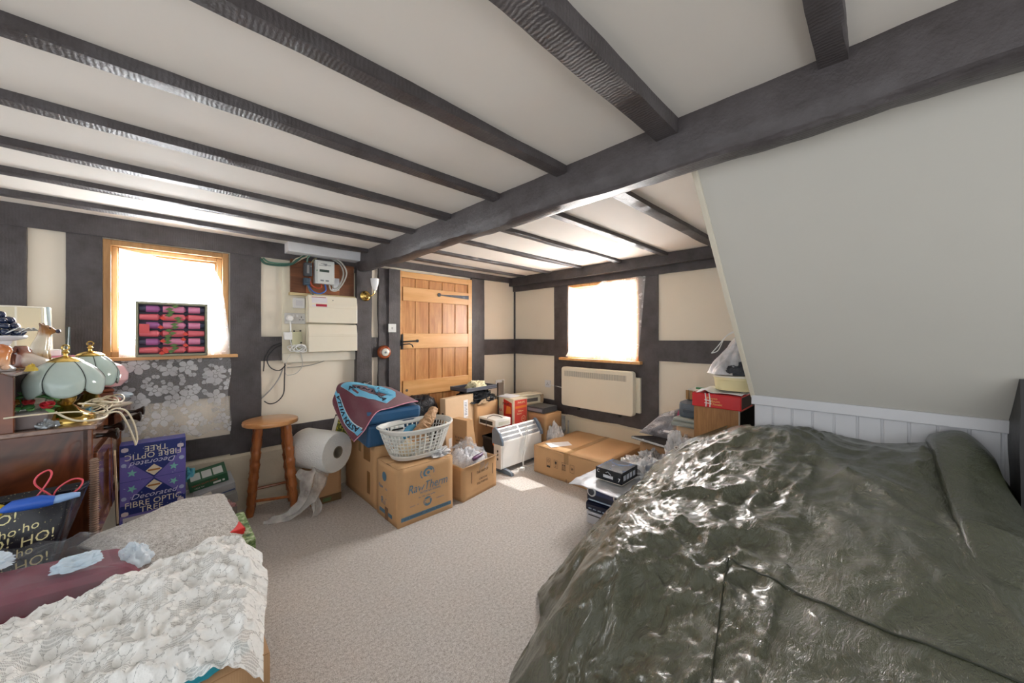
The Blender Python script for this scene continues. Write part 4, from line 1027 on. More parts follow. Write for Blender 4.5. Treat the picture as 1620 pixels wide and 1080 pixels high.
b.quad([(-.09,y,.01),(.10,y,.01),(.10,y,.265),(-.09,y,.265)], m=4); b.text('PHILIPS', .032, on_front(.01, y-.001, .235), m=3, sx=1.1); b.quad([(-.08,y-.0005,.175),(.09,y-.0005,.175),(.09,y-.0005,.20),(-.08,y-.0005,.20)], m=1)
b.text('Softone', .026, on_front(0, y-.001, .145), m=3); b.text('Natural', .022, on_front(-.02, y-.001, .115), m=3)
disc(b, .045, .055, .028, .033, 3, yy=y-.001); b.text('E27', .022, on_front(.045, y-.001, .055), m=3)
b.keepn = True
b.build('printed_panels', [M((206,40,36), .35), M((236,140,60), .35), M((40,40,44), .4), M((248,236,190), .4), M((222,84,72), .35)], t)
# box behind with black device
t = carton('cardboard_box', 'cardboard box under the small black device, left of the wall heater', (3.06, 2.66, 0), 0, .26, .30, .46, CARD, tape=False)
t = thing('black_device', 'flat black electronic device on a cardboard box under the single socket', 'electronic unit', (3.02, 2.66, .468), rz=.05)
MB().box(-.11, .14, -.12, .12, 0, .06).build('housing', M((72,74,78), .3), t, bevel=.008); MB().box(-.112, -.11, -.10, .10, .015, .045).build('front_panel', M((140,144,150), .2), t)
# convector heater
t = thing('convector_heater', 'white convector heater with grey end caps standing on the carpet', 'heater', (2.27, 2.50, 0), rz=.03)
WH = M((240,240,238), .3, var=.01); GR = M((112,126,142), .35)
MB().prism([(0,.05),(.10,.05),(.10,.41),(.085,.415),(.0,.30)], .02, .575, 'x').build('casing', WH, t, bevel=.006)
for x0, x1 in ((-.004,.022),(.573,.60)):
    MB().prism([(-.022,.275),(.12,.275),(.122,.40),(.10,.43),(.075,.432),(.02,.385),(-.018,.31)], x0, x1, 'x').build('end_cap', GR, t, bevel=.006)
    MB().prism([(0,.05),(.10,.05),(.10,.28),(0,.28)], x0+.004, x1-.004, 'x').build('side_panel', WH, t, bevel=.004)
for bank in ((0, 22), (24, 46)):
    b = MB()
    for r in range(3):
        for i in range(*bank):
            x = .035+i*.0115; f0 = .05+r*.31; f1 = f0+.22
            pt = lambda f: (lerp(.0, .085, f)-.0035, lerp(.30, .415, f)+.0025)
            (ya, za), (yb, zb) = pt(f0), pt(f1)
            b.add([(x,ya,za),(x+.0065,ya,za),(x+.0065,yb,zb),(x,yb,zb)], [(0,1,2,3)])
    b.build('grille_slots', M((92,98,110), .5), t)
for z in (.215, .185, .14): MB().box(-.004, .001, .035, .05, z-.010, z+.010).build('switch', BLACK, t, bevel=.002)
for x in (.06, .54):
    MB().prism([(-.10,0),(-.09,.025),(-.03,.045),(.13,.045),(.19,.025),(.20,0)], x-.018, x+.018, 'x').build('foot', GR, t, bevel=.006)
b = MB(); b.tube([(.33,-.012,.40),(.335,-.02,.33),(.30,-.02,.22),(.26,-.03,.08),(.27,-.04,.03),(.33,-.05,.012),(.45,-.05,.01),(.52,-.03,.01)], .004, 6)
b.tube([(.35,-.005,.41),(.36,-.02,.33),(.34,-.022,.26),(.29,-.03,.1),(.25,-.05,.03)], .004, 6); b.build('mains_flex', M((226,226,224), .4), t, smooth=True)
t = thing('white_plug', 'white three-pin plug lying on the carpet in front of the convector heater', 'plug', (2.50, 2.445, 0), rz=.5)
MB().box(-.025, .025, -.022, .022, 0, .03).build('plug_body', WPLAST, t, bevel=.008)
blob('white_bag', WBAG, (2.98, 2.42, .0), .10, .10, .36, 'white plastic bag at the right-hand end of the convector heater', 'plastic bag', .2, 9, 4, pw=.5)
def fw(u, v): return (XB-.06-.03*math.sin(u*8)-.03*noise.noise(Vector((u*4, v*4, 1))), lerp(2.62, 2.44, u), lerp(.38, .01, v)+.02*math.sin(u*5))
tag(MB().grid(fw, 30, 30).build('plastic_sheet', FILM, smooth=True, auto=0), 'clear plastic sheet hanging against the plinth under the wall heater', 'plastic sheet')

# --- big flat carton
t = carton('cardboard_box', 'big flat carton with four black handling symbols, under the wall heater', (2.94, 1.98, 0), .02, .72, .76, .252, CARD, wob=.004)
b = MB(); x = -.3665
def sym(cy, kind):
    z0, z1 = .10, .17
    P = lambda dy, z: (x, cy-dy, z)
    for (a0, a1, c0, c1) in ((-.022,.022,z1-.002,z1),(-.022,.022,z0,z0+.002),(-.022,-.020,z0,z1),(.020,.022,z0,z1)): b.quad([P(a0,c0),P(a1,c0),P(a1,c1),P(a0,c1)])
    if kind == 0:
        vs_ = [P(.014*math.cos(2*PI*i/16), .145+.014*math.sin(2*PI*i/16)) for i in range(16)]+[P(.011*math.cos(2*PI*i/16), .145+.011*math.sin(2*PI*i/16)) for i in range(16)]
        b.add(vs_, [(i,(i+1)%16,16+(i+1)%16,16+i) for i in range(16)]); b.quad([P(-.02,.085),P(.02,.085),P(.02,.1),P(-.02,.1)]); b.quad([P(-.001,.145),P(.001,.145),P(.001,.154),P(-.001,.154)])
    if kind == 1:
        b.quad([P(-.011,.158),P(.011,.158),P(.009,.138),P(0,.13),P(-.009,.138)]); b.quad([P(-.0015,.13),P(.0015,.13),P(.0015,.112),P(-.0015,.112)]); b.quad([P(-.008,.108),P(.008,.108),P(.008,.112),P(-.008,.112)])
    if kind == 2:
        for k in (-.009, .009):
            b.quad([P(k-.002,.112),P(k+.002,.112),P(k+.002,.145),P(k-.002,.145)]); b.add([P(k-.007,.143),P(k+.007,.143),P(k,.16)], [(0,1,2)])
        b.quad([P(-.017,.106),P(.017,.106),P(.017,.109),P(-.017,.109)])
    if kind == 3:
        for a in range(3):
            c_, s__ = math.cos(a*PI/3), math.sin(a*PI/3)
            b.quad([P(-.016*c_-.0015*s__,.135-.016*s__+.0015*c_),P(.016*c_-.0015*s__,.135+.016*s__+.0015*c_),P(.016*c_+.0015*s__,.135+.016*s__-.0015*c_),P(-.016*c_+.0015*s__,.135-.016*s__-.0015*c_)])
for k, cy in enumerate((.20, .115, .025, -.065)): sym(cy, k)
b.quad([(x,-.0,.0),(x,-.006,.0),(x,-.006,.03),(x,0,.03)])
b.build('handling_symbols', INK, t)
MB().prism([(-.33,.20),(-.13,.10),(-.06,.20),(-.26,.33)], .2605, .2612, 'z').build('white_address_label', M((246,246,246), .5), t)
# ================================================================= RIGHT-HAND SIDE: HI-FI, BAGS, CABINET, TARPAULIN
t = carton('cardboard_box', 'low cardboard box half buried in white plastic, behind the hi-fi', (2.64, 1.30, 0), .0, .38, .38, .26, CARD3, tape=False)
# hi-fi
t = thing('hifi_unit', 'black and silver stacked hi-fi unit on the carpet beside the tarpaulin', 'hi-fi', (2.33, 1.335, 0), rz=.08)
SIL = M((176,180,188), .3, .6, var=.02); GLOSS = M((22,28,48), .12, var=.02); DKG = M((60,62,68), .4)
MB().box(-.17, .17, -.135, .135, 0, .275).build('cabinet', DKG, t, bevel=.006)
MB().box(-.178, -.168, -.137, .137, .16, .275).build('upper_fascia', GLOSS, t, bevel=.006)
MB().prism([(-.17,.085),(-.20,.10),(-.20,.145),(-.17,.16)], -.135, .135, 'y').build('lower_fascia', GLOSS, t, bevel=.005)
MB().box(-.185, -.168, -.137, .137, .0, .085).build('silver_base', M((196,198,204), .3, .3), t, bevel=.006)
b = MB(); b.box(-.1805, -.178, -.07, .07, .205, .25); b.build('display_window', M((30,44,84), .08), t)
for y, lab in ((.098, 0), (-.098, 1)):
    k = MB(); Mx = T(-.178, y, .225) @ Ry(-PI/2)
    k.lathe([(0,0),(.034,0),(.034,.008),(.028,.012),(.024,.012)], 32, Mx, m=0, cap=False); k.lathe([(.024,.010),(.015,.016),(.0,.017)], 24, Mx, m=1, cap=False)
    k.build('round_dial', [M((214,216,220), .25, .5), M((50,54,64), .25)], t, smooth=True)
b = MB()
for k in range(6): b.box(-.203, -.2, .10-k*.035-.012, .10-k*.035+.012, .112, .118); 
b.box(-.187, -.18, -.12, .12, .165, .172)
b.build('button_row', M((176,196,220), .25, .4), t)
b = MB(); b.box(-.19, -.185, -.12, .12, .06, .066); b.build('tray_slot', BLACK, t)
for y in (-.125,): MB().lathe([(0,0),(.012,0),(.012,.012),(0,.014)], 16, T(-.2, -.11, .12) @ Ry(-PI/2)).build('volume_knob', CHROME, t, smooth=True)
def sh(u, v):
    x = lerp(2.06, 2.46, v); y = lerp(1.56, 1.17, u)
    ov = max(0, 2.15-x)+max(0, y-1.46)
    z = .289+.006*noise.noise(Vector((u*6, v*6, 2)))+.012*max(0, (u-.85)) - ov*.15 + .02*math.sin(u*3)*max(0,.3-v)
    return (x, y, z)
SF = NT('silvery_film'); SF.col(lin((186,190,196))); SF.set(Roughness=.42, Metallic=.15); SF.bump(SF.noise(36, 4, .6, dist=1), .5, .006)
tag(MB().grid(sh, 40, 40).build('silver_film', SF.mat, smooth=True, auto=0, solid=.0015), 'silvery grey plastic sheet laid over the top of the hi-fi unit', 'plastic sheet')
t = thing('car_stereo_box', 'small glossy black and blue product box on the silvery sheet over the hi-fi', 'box', (2.315, 1.325, .302), rz=.02)
NB = NT('night_blue_print'); NB.col(NB.ramp(NB.noise(7, 3, .5, dist=.6), [(.42, lin((26,30,44))), (.62, lin((70,96,136)))])); NB.set(Roughness=.2)
MB().box(-.115, .115, -.10, .10, .004, .082).build('box_body', M((26,28,36), .2), t, bevel=.002)
MB().box(-.112, .112, -.097, .097, .0822, .0826).build('printed_lid', NB.mat, t)
MB().box(-.113, .113, -.099, .099, 0, .004).build('white_rim', M((226,222,206), .5), t)
b = MB(); b.box(-.1158, -.115, -.035, .04, .025, .045); b.build('white_panel', M((220,222,228), .3), t)
b = MB()
for k in range(4):
    x = -.075+k*.045; b.box(x-.016, x+.016, -.1008, -.10, .025, .06)
b.build('side_pictures', M((190,196,206), .3), t)
b = MB(); b.text('C', .03, on_left(-.1158, .08, .06), ext=.0003); b.text('7', .035, on_left(-.1158, -.08, .03), ext=.0003); b.tube([(-.1158,.02,.06),(-.1158,.005,.068),(-.1158,-.02,.05)], .0015); b.build('lettering', M((226,230,236), .4), t)

# bags and packets
g = 'crumpled white plastic bags between the flat carton and the tarpaulin'
blob('white_bag', WBAG, (2.62, 1.33, .262), .20, .16, .09, 'crumpled white plastic bag spread behind the small black product box', 'plastic bag', .38, 14, 11, pw=.8)
blob('white_bag', WBAG, (2.55, 1.17, .262), .16, .13, .14, 'white plastic bag with a grey packet, next to the tarpaulin edge', 'plastic bag', .34, 14, 21, pw=.8)
blob('white_bag', WBAG, (2.80, 1.28, .262), .15, .14, .13, 'white plastic bag lying against the big flat carton', 'plastic bag', .35, 14, 31, pw=.8)
blob('white_bag', WBAG, (2.66, 1.03, .30), .13, .12, .27, 'tall crumpled white plastic bag in front of the pale carton by the cabinet', 'plastic bag', .28, 12, 41, pw=.7)
scrunch('grey_packet', M((120,126,136), .4), (2.42, 1.15, .375), (2.58, 1.10, .40), .035, 'small grey packet lying in the white plastic by the tarpaulin', 'packet', .2, 5)
t = carton('cardboard_box', 'cardboard box hidden under the black folder and silver bag', (3.02, 1.24, 0), 0, .36, .34, .42, CARD3, tape=False)
t = thing('black_folder', 'flat black glossy folder lying below the silver bag', 'folder', (2.93, 1.28, .43), rz=-.15, rot=(.0, .14, -.2))
MB().box(-.17, .16, -.17, .16, 0, .022).build('folder_body', M((34,34,38), .25), t, bevel=.006); MB().box(-.171, -.165, -.165, .155, .004, .018).build('page_edge', M((176,176,176), .5), t)
SB = NT('silver_mailing_bag'); SB.col(SB.mix(SB.noise(6, 3), lin((112,110,114)), lin((176,174,178)))); SB.set(Roughness=.22, Metallic=.35); SB.bump(SB.noise(20, 4, .6, dist=1.4), .9, .015)
t = thing('silver_bag', 'silvery grey plastic mailing bag with a pink strip, propped beside the grey case', 'plastic bag', (2.92, 1.27, .46))
def sbag(s):
    def f(u, v):
        base = bil((.02,-.22,.23), (.04,-.03,.30), (-.06,.10,.03), (-.10,-.13,-.01), u, v) if False else None
        TL, TR, BR, BL_ = Vector((.05,.02,.20)), Vector((.10,-.14,.27)), Vector((-.02,-.17,.02)), Vector((-.06,.16,.04))
        p = TL*(1-u)*(1-v)+TR*u*(1-v)+BL_*(1-u)*v+BR*u*v
        bul = math.sin(PI*u)*math.sin(PI*v); n_ = Vector((-.75, -.25, .6)).normalized()
        return p+n_*(s*.045*bul**.6+.014*noise.noise(Vector((u*5, v*5, s)))*min(1, bul*3))
    return f
b = MB(); b.grid(sbag(1), 40, 40); b.grid(sbag(-1), 40, 40); b.build('bag_body', SB.mat, t, smooth=True, auto=0)
b = MB(); f0 = sbag(1); b.grid(lambda u, v: Vector(f0(.80+.08*v-.0*u, .10+.35*u))+Vector((-.004,-.001,.003)), 10, 3); b.build('pink_strip', M((196,84,120), .4), t, smooth=True)
b = MB(); b.grid(lambda u, v: Vector(f0(.55+.3*u, .80+.07*v))+Vector((-.005,-.001,.004)), 10, 3); b.build('white_label', M((236,236,238), .4), t, smooth=True)
# pale carton with grey cases
t = carton('cardboard_box', 'pale carton with an oval printed mark under the two grey cases', (2.98, 1.01, 0), 0, .34, .185, .625, CARD2, tape=False)
b = MB(); b.text('TESCO', .035, on_left(-.1735, .02, .52), ext=.0003)
vs_ = []
for i in range(33):
    a = 2*PI*i/32; vs_ += [(-.1733, .01-.075*math.cos(a), .52+.032*math.sin(a)), (-.1733, .01-.082*math.cos(a), .52+.038*math.sin(a))]
b.add(vs_, [(2*i, 2*i+1, 2*i+3, 2*i+2) for i in range(32)]); b.build('oval_print', M((150,120,84), .7), t)
t = thing('grey_case', 'light grey-green moulded plastic case under the dark grey one', 'case', (2.93, 1.015, .638))
LGG = M((150,156,150), .4, var=.02)
MB().box(-.20, .14, -.105, .10, 0, .035).build('case_base', LGG, t, bevel=.012); MB().box(-.19, .13, -.10, .09, .035, .062).build('case_lid', LGG, t, bevel=.012)
t = thing('grey_case', 'dark slate grey plastic case on top of the light grey-green one', 'case', (2.95, 1.005, .702))
SLT = M((84,96,108), .4, var=.02)
b = MB(); b.lathe([(.0,0),(.158,0),(.168,.012),(.168,.085),(.155,.10),(0,.104)], 40, Matrix.Identity(4)); b.v = [(math.copysign(abs(x/.168)**.55*.168, x), math.copysign(abs(y/.168)**.55*.095, y), z) for x, y, z in b.v]
b.build('case_body', SLT, t, smooth=True); MB().box(-.175, -.165, -.04, .04, .04, .06).build('catch', M((70,80,92), .4), t, bevel=.003)
t = thing('wooden_crate', 'small slatted wooden tray with papers behind the red album', 'crate', (3.06, .97, .81))
MB().box(-.10, .10, -.12, .12, 0, .01).build('crate_floor', M((170,134,86), .5), t)
SL = M((162,122,72), .5)
for k in range(9):
    y = -.115+k*.028; MB().box(-.105, -.097, y-.011, y+.011, 0, .07).build('slat', SL, t)
MB().box(-.09, .09, -.11, .11, .01, .078).build('paper_pad', M((232,232,226), .6), t)
tag(MB().tube([(-.0,-.20,0),(0,.14,0)], .008, 8).build('green_stick', M((86,150,106), .4), loc=(2.95, .87, .905), smooth=True), 'thin green stick lying behind the red album', 'stick')
# wooden cabinet
TEAK = wood('teak_laminate', (146,98,52), (186,136,82), 'z', 9, .45, 10, bump=.05)
t = thing('wooden_cabinet', 'teak veneered cabinet side beside the boarded stair panelling', 'cabinet', (2.60, .74, 0))
MB().box(0, .44, .145, .165, 0, .835).build('side_panel', TEAK, t, bevel=.002)
MB().box(.0, .018, -.10, .145, .0, .835).build('front_panel', TEAK, t, bevel=.002)
MB().box(.018, .44, -.10, .145, .817, .835).build('top_panel', M((44,40,38), .4), t)
MB().box(.03, .44, -.09, .14, .60, .615).build('shelf', M((190,186,180), .4), t)
MB().box(.42, .44, -.10, .145, 0, .817).build('back_panel', M((30,28,28), .6), t)
MB().box(.001, .02, -.104, -.09, 0, .835).build('metal_edge', M((176,170,160), .35, .5), t)
t = thing('red_album', 'fat red album with gold lettering on top of the teak cabinet', 'book', (2.585, .74, .836))
RB = M((206,34,40), .3, var=.04)
MB().box(.01, .26, -.115, .165, .006, .082).build('page_block', M((40,26,26), .6), t)
MB().box(-.0, .27, -.12, .17, .082, .09).build('upper_cover', RB, t, bevel=.002); MB().box(0, .27, -.12, .17, 0, .006).build('lower_cover', RB, t, bevel=.002)
MB().box(-.008, .01, -.12, .17, 0, .09).build('spine', RB, t, bevel=.006)
b = MB(); [b.text(s_, .02, on_left(-.0088, .045-.012*i, .062-.018*i), ext=.0003, sx=1.3) for i, s_ in enumerate(('Photo', 'Album', 'Classic'))]; b.build('gold_lettering', M((230,190,110), .3, .5), t)
b = MB()
for dy in (-.012, .012): b.tube([(-.009,.075+dy,.095),(-.010,.07+dy,.06),(-.010,.068+dy,.03),(-.009,.07+dy,.005)], .0035, 6)
b.tube([(-.009,.09,.05),(-.010,.05,.045)], .003, 6); b.tube([(-.009,.09,.03),(-.010,.05,.028)], .003, 6); b.build('white_cord', WPLAST, t, smooth=True)
b = MB()
def pap(u, v): return (lerp(.01,.26,u), lerp(-.12,.15,v), .0+.006*math.sin(u*7+v*5)+.02*math.exp(-((v-.8)/.1)**2))
tag(MB().grid(pap, 24, 24).build('white_papers', M((238,240,244), .5), loc=(2.585,.74,.932), smooth=True, auto=0, solid=.003), 'wavy white papers lying on the red album', 'papers')
t = thing('cream_tub', 'translucent cream plastic food tub on the red album', 'tub', (2.80, .70, .945))
TB = M((236,224,176), .3, var=.03)
b = MB(); b.lathe([(0,0),(.115,0),(.125,.01),(.137,.07),(.142,.072),(.142,.088),(0,.088)], 40); b.v = [(math.copysign(abs(x/.142)**.6*.142, x), math.copysign(abs(y/.142)**.6*.125, y), z) for x, y, z in b.v]; b.build('tub_body', TB, t, smooth=True)
b = MB(); b.lathe([(0,.088),(.148,.088),(.148,.098),(.13,.102),(0,.1)], 40); b.v = [(math.copysign(abs(x/.148)**.6*.148, x), math.copysign(abs(y/.148)**.6*.13, y), z) for x, y, z in b.v]; b.build('tub_lid', M((240,236,220), .25), t, smooth=True)
BF = NT('black_white_bag'); BF.set(Roughness=.2); BF.col(lin((56,60,68))); BF.bump(BF.noise(24, 4, .6, dist=1.2), .9, .02)
blob('dark_bag', BF.mat, (2.80, .70, 1.05), .155, .12, .10, 'shiny dark bundle in plastic on top of the cream tub', 'plastic bag', .14, 8, 4, pw=.6)
CB = film_mat('clear_bag2', .62, (236,238,244), .12, 22)
b = MB()
def tent(u, v):
    a = u*2*PI; r = lerp(.16, .012, v**1.1); sx_ = 1.05; n_ = .03*noise.noise(Vector((math.cos(a)*3, math.sin(a)*3, v*3)))*(1-v*.5)
    return (math.cos(a)*(r+n_)*sx_+.02*v, math.sin(a)*(r*.8+n_)-.06*v, lerp(0, .27, v))
o = b.grid(tent, 64, 40).build('white_carrier_bag', CB, loc=(2.79, .74, 1.052), smooth=True, auto=0); tag(o, 'white carrier bag drawn up to a peak over the dark bundle beside the stair edge', 'plastic bag')
for k in range(2): cable('bag_string', [(2.81, .70, 1.318), (2.79, .72-.02*k, 1.335), (2.77, .76, 1.30), (2.72, .79, 1.24-.03*k), (2.68, .82, 1.19)], .003, WPLAST, ('upper', 'lower')[k]+' white drawstring of the peaked carrier bag', 'string', 'drawstrings of the peaked bag')

# ---------------------------------------------------------------- the tarpaulin over its heap
CPT = [(.2,.20,.40),(.2,-.6,.45),(.55,.55,.30),(.62,.80,.01),(.78,.87,.01),(.96,.985,.01),(1.10,1.03,.01),(1.24,1.08,.02),(1.36,1.20,.01),(1.60,1.24,.02),
 (.82,.70,.20),(1.00,.78,.34),(1.16,.80,.42),(1.33,.745,.515),(1.24,.93,.22),(1.40,1.02,.25),(1.52,1.12,.17),(1.50,.90,.40),
 (1.72,1.22,.10),(1.84,1.17,.20),(1.94,1.06,.36),(1.75,1.0,.38),(2.15,1.05,.40),(2.36,1.05,.45),(2.46,.85,.60),(2.44,.62,.74),(2.10,.85,.55),(2.20,.55,.79),(2.26,.45,.81),
 (2.26,.23,.852),(2.26,0.,.822),(2.26,-.14,.86),(2.26,-.22,.88),(2.24,-.33,.72),(2.24,-.45,.40),(2.26,-.7,.3),(2.0,.40,.76),(2.0,.1,.79),(2.0,-.15,.82),(1.95,-.40,.62),(1.7,.60,.60),(1.6,.2,.68),(1.5,-.1,.72),(1.45,-.45,.62),
 (1.2,.5,.52),(1.1,.2,.55),(.8,.3,.45),(1.0,-.2,.6),(.9,-.7,.5),(1.6,-.9,.5),(2.2,-1.1,.3),(1.05,.55,.47),(.85,.50,.36),(1.75,.8,.50)]
_P = np.array(CPT); 
def _phi(r): return np.where(r > 0, r*r*np.log(r+1e-9), 0)
_n = len(_P); _K = _phi(np.linalg.norm(_P[:, None, :2]-_P[None, :, :2], axis=2))+np.eye(_n)*.0006
_Q = np.c_[np.ones(_n), _P[:, :2]]; _A = np.block([[_K, _Q], [_Q.T, np.zeros((3, 3))]]); _w = np.linalg.solve(_A, np.r_[_P[:, 2], np.zeros(3)])
def tps(X, Y):
    r = np.hypot(X[..., None]-_P[:, 0], Y[..., None]-_P[:, 1]); return _phi(r) @ _w[:_n]+_w[_n]+_w[_n+1]*X+_w[_n+2]*Y
YM = [(.2,.55),(.62,.82),(.78,.885),(.96,1.0),(1.1,1.045),(1.24,1.095),(1.36,1.215),(1.6,1.255),(1.72,1.235),(1.84,1.185),(1.94,1.09),(2.05,1.07),(2.2,1.08),(2.36,1.07),(2.50,.90)]
NX, NY = 330, 330
U = np.linspace(0, 1, NX+1); V = np.linspace(0, 1, NY+1); UU, VV = np.meshgrid(U, V)
XX = .2+UU*2.30; yb = np.interp(XX, [a for a, c in YM], [c for a, c in YM]); YY = -1.15+VV*(yb+1.15)
# against the dado the sheet stops at the boards
lim = np.where(YY < .50, 2.283, 2.283+(YY-.50)*4.); lim = np.minimum(lim, 2.50); XX = np.where(XX > lim, lim, XX)
ZZ = tps(XX, YY)
CREASE = [((1.02,.42,0),(1.30,.62,0),.016,.008),((1.30,.62,0),(1.55,.45,0),.016,.009),((1.55,.45,0),(1.9,.10,0),.010,.007),((.95,.55,0),(1.33,.745,0),.022,.018),((1.33,.745,0),(1.62,.70,0),.020,.016),((1.62,.70,0),(1.72,.40,0),.026,.014),((1.72,.40,0),(1.95,.33,0),.020,.012),
 ((1.9,.10,0),(1.5,.05,0),.008,.005),((1.9,.10,0),(1.62,-.12,0),.009,.005),((1.9,.10,0),(2.2,.02,0),.007,.006),((1.98,-.08,0),(1.25,-.22,0),.016,.006),((2.25,-.12,0),(1.98,-.08,0),.020,.008),((1.3,.25,0),(1.0,-.05,0),.010,.006),((1.62,.70,0),(2.0,.75,0),.018,.012),((2.0,.75,0),(2.15,.45,0),.02,.012),((1.1,.25,0),(1.35,.55,0),.013,.009),((1.2,.85,0),(1.5,.80,0),.02,.014),((1.75,.95,0),(2.1,.95,0),.02,.014),((1.6,1.05,0),(1.75,.75,0),.018,.012)]
for (a, c, h_, w_) in CREASE:
    ax_, ay = a[:2]; bx, by = c[:2]; dx, dy_ = bx-ax_, by-ay; L2 = dx*dx+dy_*dy_
    tt = np.clip(((XX-ax_)*dx+(YY-ay)*dy_)/L2, 0, 1); px_ = ax_+tt*dx+.02*np.sin(tt*7); py_ = ay+tt*dy_
    d_ = np.hypot(XX-px_, YY-py_); ZZ = ZZ+h_*1.5*np.exp(-d_/(w_*1.7))*np.sin(np.clip(tt, .04, .96)*PI)**.35
b = MB(); vs_ = []
for j in range(NY+1):
    for i in range(NX+1):
        x, y, z = XX[j, i], YY[j, i], ZZ[j, i]
        p = Vector((x, y, 0))
        far = min(1, max(0, (x-.5)/.8)); near = 1 if y > .35 else .35+.65*max(0, (y+.1)/.45)
        a1_ = 1-abs(noise.noise(p*3.1+Vector((.3,0,2))))*2.2
        q1 = p+Vector((noise.noise(p*5), noise.noise(p*5+Vector((9,9,9))), 0))*.05
        a2_ = 1-abs(noise.noise(q1*9.))*2.2; a3_ = 1-abs(noise.noise(q1*24.+Vector((3,1,0))))*2.2; a4_ = 1-abs(noise.noise(q1*55.+Vector((1,7,0))))*2.2
        z += (.012*a1_+(.014*a2_+.0055*a3_+.0022*a4_)*near*(1. if y > .2 else .5))
        z = max(z, .006+.004*abs(a2_))
        y2 = y+(.012*noise.noise(Vector((x*9, 2, 2))) if j == NY else 0)
        vs_.append((x-.006*a2_, y2, z))
fs_ = [(j*(NX+1)+i, j*(NX+1)+i+1, (j+1)*(NX+1)+i+1, (j+1)*(NX+1)+i) for j in range(NY) for i in range(NX)]
b.add(vs_, fs_); b.keepn = True
_vz = np.array(vs_)
def zs(x, y):
    k = int(np.argmin((_vz[:, 0]-x)**2+(_vz[:, 1]-y)**2)); return Vector((x, y, _vz[k, 2]+.003))
TARP = NT('green_tarpaulin')
f = TARP.noise(5, 4, .6); TARP.col(TARP.mix(f, lin((60,64,46)), lin((84,88,66))))
TARP.set(Roughness=.27); TARP.b.inputs['Specular IOR Level'].default_value = .9; TARP.b.inputs['Coat Weight'].default_value = .6; TARP.b.inputs['Coat Roughness'].default_value = .22
wx = TARP.n('ShaderNodeTexWave', _wave_type='BANDS', Scale=130.); wx.bands_direction = 'X'; TARP.l(TARP.co, wx.inputs['Vector'])
wy = TARP.n('ShaderNodeTexWave', _wave_type='BANDS', Scale=90.); wy.bands_direction = 'Y'; TARP.l(TARP.co, wy.inputs['Vector'])
h1 = TARP.math('MULTIPLY', TARP.math('ADD', wx.outputs['Fac'], wy.outputs['Fac']), .02)
dn = TARP.n('ShaderNodeTexNoise', Scale=9., Detail=3.); TARP.l(TARP.co, dn.inputs['Vector'])
vmm = TARP.n('ShaderNodeVectorMath', _operation='MULTIPLY_ADD'); TARP.l(dn.outputs['Color'], vmm.inputs[0]); vmm.inputs[1].default_value = (.09,.09,.09); TARP.l(TARP.co, vmm.inputs[2])
hh = h1
for sc_, am in ((6., .7), (15., .28)):
    vo = TARP.n('ShaderNodeTexVoronoi', Scale=sc_, _feature='F1'); TARP.l(vmm.outputs[0], vo.inputs['Vector'])
    hh = TARP.math('ADD', hh, TARP.math('MULTIPLY', vo.outputs['Distance'], am))
for ro_, sc_, am in ((.5, 5., .9), (-.7, 7., .6), (1.3, 13., .35)):
    mp = TARP.n('ShaderNodeMapping'); mp.inputs['Rotation'].default_value = (0, 0, ro_); mp.inputs['Scale'].default_value = (1, 3.2, 1); TARP.l(vmm.outputs[0], mp.inputs['Vector'])
    nn = TARP.n('ShaderNodeTexNoise', Scale=sc_, Detail=6., Roughness=.62, Distortion=.9); TARP.l(mp.outputs[0], nn.inputs['Vector'])
    hh = TARP.math('ADD', hh, TARP.math('MULTIPLY', TARP.math('ABSOLUTE', TARP.math('SUBTRACT', nn.outputs['Fac'], .5)), -am*3))
hh = TARP.math('ADD', hh, TARP.math('MULTIPLY', TARP.noise(70, 4, .6, dist=1.5), .10))
TARP.bump(hh, .62, .016)
t = thing('green_tarpaulin', 'large crinkled dark green tarpaulin covering a heap in the right foreground', 'tarpaulin', (0, 0, 0))
b.build('sheet', TARP.mat, t, smooth=True, auto=0, solid=.002)
# its corner with an eyelet, folded over towards the cabinet, and the turned-up flap
MB().add([(2.50,1.04,.505),(2.585,.93,.60),(2.59,.70,.735),(2.45,.68,.70),(2.40,.90,.545)], [(0,1,2,3,4)]).build('corner_flap', TARP.mat, t, solid=.003)
b = MB(); b.lathe([(.007,0),(.015,0),(.015,.004),(.007,.004)], 24, T(2.505, .985, .545) @ Ry(-.9), cap=False); b.build('eyelet', CHROME, t, smooth=True)
def flap(u, v):
    # v from the wall towards the camera; u across
    x = lerp(2.27, 1.42, v); y = lerp(-.115-.04*v, -.30-.05*v, u)
    z = float(tps(np.array(x), np.array(y)))+.044*(1 if v < .7 else 1-(v-.7)/.3*1.0)+.006*(v > .7)+.010*math.sin(u*PI)+.008*noise.noise(Vector((x*6, y*6, 1)))
    if u < .05: z -= .03*(1-u/.05)
    if u > .9: z -= .05*(u-.9)/.1
    return (x, y, z-.01*v)
MB().grid(flap, 30, 80).build('turned_flap', TARP.mat, t, smooth=True, auto=0, solid=.002)

def seam(pts, r, lab=None):
    P = []
    for (a, c) in zip(pts[:-1], pts[1:]):
        for k in range(14): P.append(zs(lerp(a[0], c[0], k/14), lerp(a[1], c[1], k/14)))
    Q = [sum((P[min(len(P)-1, max(0, i+d))] for d in (-1, 0, 1)), Vector())/3 for i in range(len(P))]
    MB().tube(Q, r, 6).build('seam', M((44,48,36), .4), t, smooth=True)
seam([(1.32,.37),(1.255,.20),(1.18,.0),(1.185,-.125),(1.19,-.3)], .0022); seam([(1.31,.35),(1.12,.32),(.95,.29),(.8,.25)], .0016)
